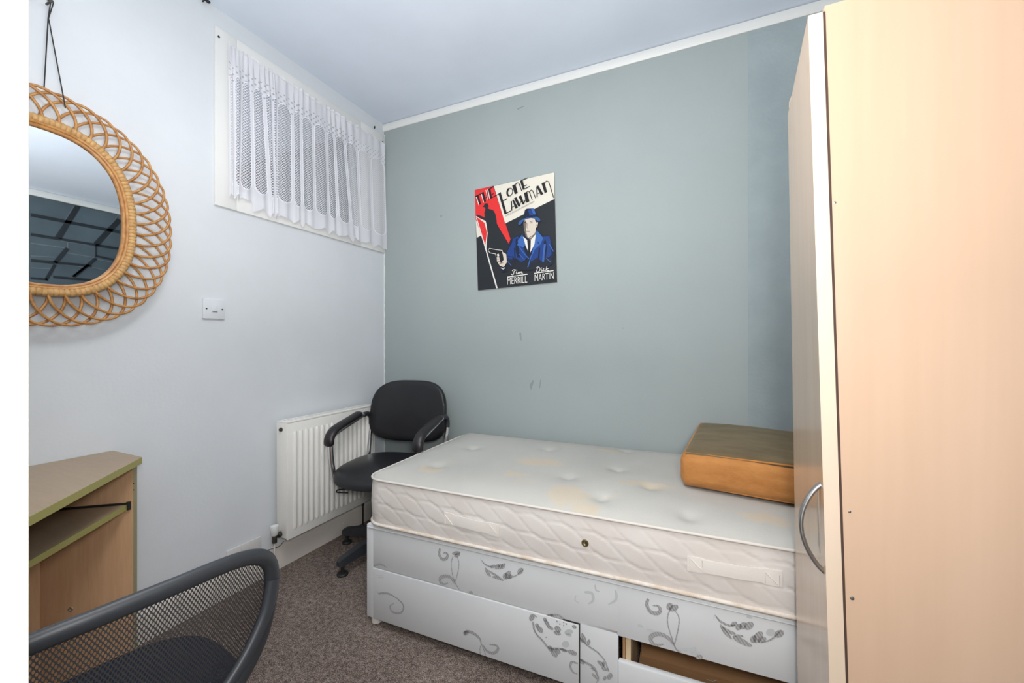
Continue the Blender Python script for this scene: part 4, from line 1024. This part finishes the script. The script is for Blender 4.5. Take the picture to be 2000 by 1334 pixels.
hexa(bm, g0); wpart('door_gap_strip', bm, Mat('dark_hinge_gap', (.06, .03, .02, 1), .8), root, 0)
for (px, py, rr_) in ((1664, 1168, .0032), (1659, 999, .0022), (1630, 396, .0022)):
    c = atY(px, py, YN+.001); bm = B(); lathe(bm, [(rr_, 0), (rr_, -.001), (rr_*.3, -.0014)], c, 'Y', 12); wpart('screw_cap', bm, M['satin'], root)

# ================================================================== CORNER DESK
root = thing('corner_desk', 'beech corner desk with yellow-green edging against the white wall', 'desk', (.2, -1.7, 0))
topz_ = .734; top = [(.002, -1.374), (.199, -1.374), (.597, -1.772), (.597, YF+.003), (.002, YF+.003)]
bm = B(); prism(bm, top, topz_-.020, topz_); wpart('desk_top', bm, M['desktop'], root)
bm = B()
def band(bm, a, b, zl, zh, t=.0012):
    a, b = Vector((*a, 0)), Vector((*b, 0)); d = (b-a).normalized(); n = Vector((d.y, -d.x, 0))*-1
    hexa(bm, [(p.x, p.y, zl) for p in (a, b, b+n*t, a+n*t)]+[(p.x, p.y, zh) for p in (a, b, b+n*t, a+n*t)])
for a, b in ((top[0], top[1]), (top[1], top[2]), (top[2], top[3])): band(bm, a, b, topz_-.0205, topz_+.0003)
wpart('edge_band', bm, M['edgeband'], root)
P0, P1 = (.196, -1.396), (.004, -1.548)
bm = B(); dv = Vector((P1[0]-P0[0], P1[1]-P0[1])).normalized(); nn = Vector((-dv.y, dv.x))*.016
if nn.y < 0: nn = -nn
pan = [P0, P1, (P1[0], P1[1]+abs(nn.y)*1.2), (P0[0]-.002, P0[1]+abs(nn.y))]
prism(bm, [(P0[0], P0[1]), (P1[0], P1[1]), (P1[0], P1[1]+.02), (P0[0]-.012, P0[1]+.014)], 0, topz_-.021)
wpart('side_panel', bm, M['deskwood'], root)
bm = B(); prism(bm, [(P0[0]+.0005, P0[1]-.0005), (P0[0]+.0012, P0[1]+.001), (P0[0]-.0105, P0[1]+.0155), (P0[0]-.0125, P0[1]+.0148)], 0.001, topz_-.022); wpart('panel_edge_band', bm, M['panelband'], root)
bm = B(); bx(bm, (.004, YF+.003, 0), (.018, P1[1]-.002, topz_-.021)); wpart('back_panel', bm, M['deskwood'], root)
bm = B(); bx(bm, (.02, YF+.003, 0), (.575, YF+.019, topz_-.021)); wpart('end_panel', bm, M['deskwood'], root)
SZ = .587; s0 = atZ(256, 981, SZ); s1 = atZ(67, 1090, SZ); s2 = s0+(s1-s0)*1.75
sh = [(P0[0]-.012, P0[1]-.012), (s0.x, s0.y-.004), (s2.x, s2.y), (s2.x, YF+.021), (.02, YF+.021), (.02, P1[1]-.0)]
sh = [(P0[0]-.01, P0[1]-.0105), (s2.x, s2.y), (s2.x, YF+.021), (.02, YF+.021), (.02, P1[1]+.006)]
bm = B(); prism(bm, sh, SZ-.017, SZ); wpart('shelf', bm, M['desktop'], root)
bm = B(); band(bm, sh[0], sh[1], SZ-.0175, SZ+.0003); wpart('shelf_edge_band', bm, M['edgeband'], root)
bm = B(); a = Vector((P0[0]-.008, P0[1]-.0095, 0)); b = Vector((.03, P1[1]+.016, 0))
hexa(bm, [(a.x, a.y, SZ), (b.x, b.y, SZ), (b.x+.003, b.y-.004, SZ), (a.x+.003, a.y-.004, SZ), (a.x, a.y, SZ+.006), (b.x, b.y, SZ+.006), (b.x+.003, b.y-.004, SZ+.006), (a.x+.003, a.y-.004, SZ+.006)])
bx(bm, (P0[0]-.010, P0[1]-.013, SZ-.018), (P0[0]-.001, P0[1]-.004, SZ+.008)); wpart('black_trim', bm, M['black'], root)
pd = Vector((P1[0]-P0[0], P1[1]-P0[1], 0)).normalized(); pn = Vector((pd.y, -pd.x, 0)); pn = pn if pn.y < 0 else -pn
c = on_plane(138, 1190, (P0[0], P0[1], 0), pn)
bm = B(); a_ = [(c+pn*.0008+pd*math.cos(t)*.006+Vector((0, 0, 1))*math.sin(t)*.006) for t in [2*PI*i/20 for i in range(20)]]
tube(bm, a_, .0012, 6, True); a2 = [(c+pn*.0008+pd*math.cos(t)*.0022+Vector((0, 0, 1))*math.sin(t)*.0022) for t in [2*PI*i/12 for i in range(12)]]; tube(bm, a2, .001, 5, True)
wpart('cam_lock_cap', bm, M['satin'], root)
for py in (944, 957):
    c = on_plane(261, py, (P0[0], P0[1], 0), pn); bm = B(); bmesh.ops.create_icosphere(bm, subdivisions=2, radius=.0018, matrix=Matrix.Translation(c)); wpart('pin_hole', bm, M['black'], root)

# ================================================================== MESH TASK CHAIR
m = Mat('black_net', (.035, .033, .033, 1), .6)
tc = m.node('ShaderNodeTexCoord'); sp = m.node('ShaderNodeSeparateXYZ'); m.nt.links.new(tc.outputs['UV'], sp.inputs[0]); U, V = E(m.nt, sp.outputs[0]), E(m.nt, sp.outputs[1])
ps = .0056; u_, v_2 = U/ps, V/(ps*.90)
def dots(u, v):
    a = (u.frac()-.5); b = (v.frac()-.5); return (a*a+b*b*.9)
dd = dots(u_, v_2*.5).min(dots(u_+.5, v_2*.5+.5))
m.setin('Alpha', 1-dd.lt(.066)); M['net'] = m
TR = Vector((1.040, -1.540, .70)); 
CB = Vector((1.005, -1.765, 0)); ang = math.radians(-8.5)                # chair faces the desk (-X)
root = thing('mesh_office_chair', 'black mesh-backed office chair in the left foreground facing the desk', 'chair', (.838, -1.727, 0), ang)
# local axes: +x towards the camera side (behind the sitter), +y towards the window wall end
def bp(s, t, dep=0):
    """backrest surface: s across (-1..1), t up (0..1), dep outwards"""
    hw = .218*(.80+.20*math.sin(PI*.5*min(1, t*1.35)))
    y = s*hw; z = .408+t*.315+.006*(1-s*s)*t
    x = .225+.055*t-.034*(y/.22)**2+.02*math.sin(PI*t)*0
    return Vector((x+dep, y, z))
def outl(n=96, sc=1.0):
    pts = []
    for i in range(n):
        a = 2*PI*i/n; ca, sa = math.cos(a), math.sin(a); p = 4.6 if sa > 0 else 2.6
        s = math.copysign(abs(ca)**(2/p), ca)*sc; t = .5+.5*math.copysign(abs(sa)**(2/p), sa)*sc
        pts.append((s, t))
    return pts
bm = B(); tube(bm, [bp(s, t) for s, t in outl(110)], .010, 12, True, r2=.0145, nrm=(1, 0, 0)); part('back_frame', bm, M['plastic'], root, 60)
bm = B(); uvl = bm.loops.layers.uv.new('UVMap'); NR, NA = 14, 72; O = outl(NA, .97); G = []
for k in range(NR+1):
    r = k/NR; ring = []
    for (s, t) in O:
        ss, tt = s*r, .5+(t-.5)*r; p = bp(ss, tt, .012*(1-r*r)-.004); ring.append((bm.verts.new(p), (p.y, p.z)))
    G.append(ring)
for k in range(1, NR+1) if True else []:
    for j in range(NA):
        j2 = (j+1) % NA
        if k == 1: q = (G[1][j], G[1][j2], G[0][0])
        else: q = (G[k-1][j], G[k][j], G[k][j2], G[k-1][j2])
        try: f = bm.faces.new([v[0] for v in q])
        except ValueError: continue
        for lp, v in zip(f.loops, q): lp[uvl].uv = v[1]
bmesh.ops.delete(bm, geom=[v for v in bm.verts if not v.link_faces], context='VERTS')
part('back_mesh', bm, M['net'], root, 80)
for s in (-1, 1):
    bm = B(); pp = smoothpath([bp(s*.99, .74, .004), bp(s*.93, .55, .014), bp(s*.76, .36, .024), bp(s*.46, .20, .030), bp(0.02*s, .13, .032)], 8)
    tube(bm, pp, .009, 10, r2=.013, nrm=(1, 0, 0)); part('lumbar_brace', bm, M['plastic'], root, 60)
bm = cushion_bm(.40, .45, .380, .412, 3.0, .010); bmesh.ops.translate(bm, verts=bm.verts, vec=(.025, 0, 0)); part('seat', bm, M['seatfabric'], root, 60)
bm = cushion_bm(.36, .41, .360, .379, 3.0, 0); bmesh.ops.translate(bm, verts=bm.verts, vec=(.025, 0, 0)); part('seat_pan', bm, M['plastic'], root, 60)
bm = B(); tube(bm, smoothpath([(.0, 0, .345), (.14, 0, .342), (.235, 0, .365), (.262, 0, .43), (.27, 0, .47)], 6), .010, 10, r2=.03, nrm=(0, 0, 1)); part('back_bracket', bm, M['plastic'], root, 60)
bm = B(); bx(bm, (-.09, -.07, .31), (.09, .07, .362), .01); part('mechanism', bm, M['black'], root)
bm = B(); lathe(bm, [(.028, .10), (.028, .23), (.016, .235), (.016, .32)], (0, 0, 0), 'Z', 18); part('gas_lift', bm, M['black'], root)
for k in range(5):
    a = math.radians(20+72*k); d_ = Vector((math.cos(a), math.sin(a), 0)); bm = B()
    tube(bm, [d_*.02+Vector((0, 0, .105)), d_*.15+Vector((0, 0, .095)), d_*.27+Vector((0, 0, .075))], .016, 8, r2=.022, nrm=(0, 0, 1), taper=lambda t: 1-.3*t); lg = part('leg', bm, M['plastic'], root)
    n_ = Vector((-d_.y, d_.x, 0)); c = d_*.265+Vector((0, 0, .0255)); bm = B()
    for s in (-1, 1):
        tube(bm, [c+n_*(s*.008), c+n_*(s*.022)], .025, 18)
    tube(bm, [c+Vector((0, 0, 0)), c+Vector((0, 0, .045))], .006, 8); tube(bm, [c-n_*.022, c+n_*.022], .005, 8); mesh_obj('castor', bm, M['black'], 40, lg)
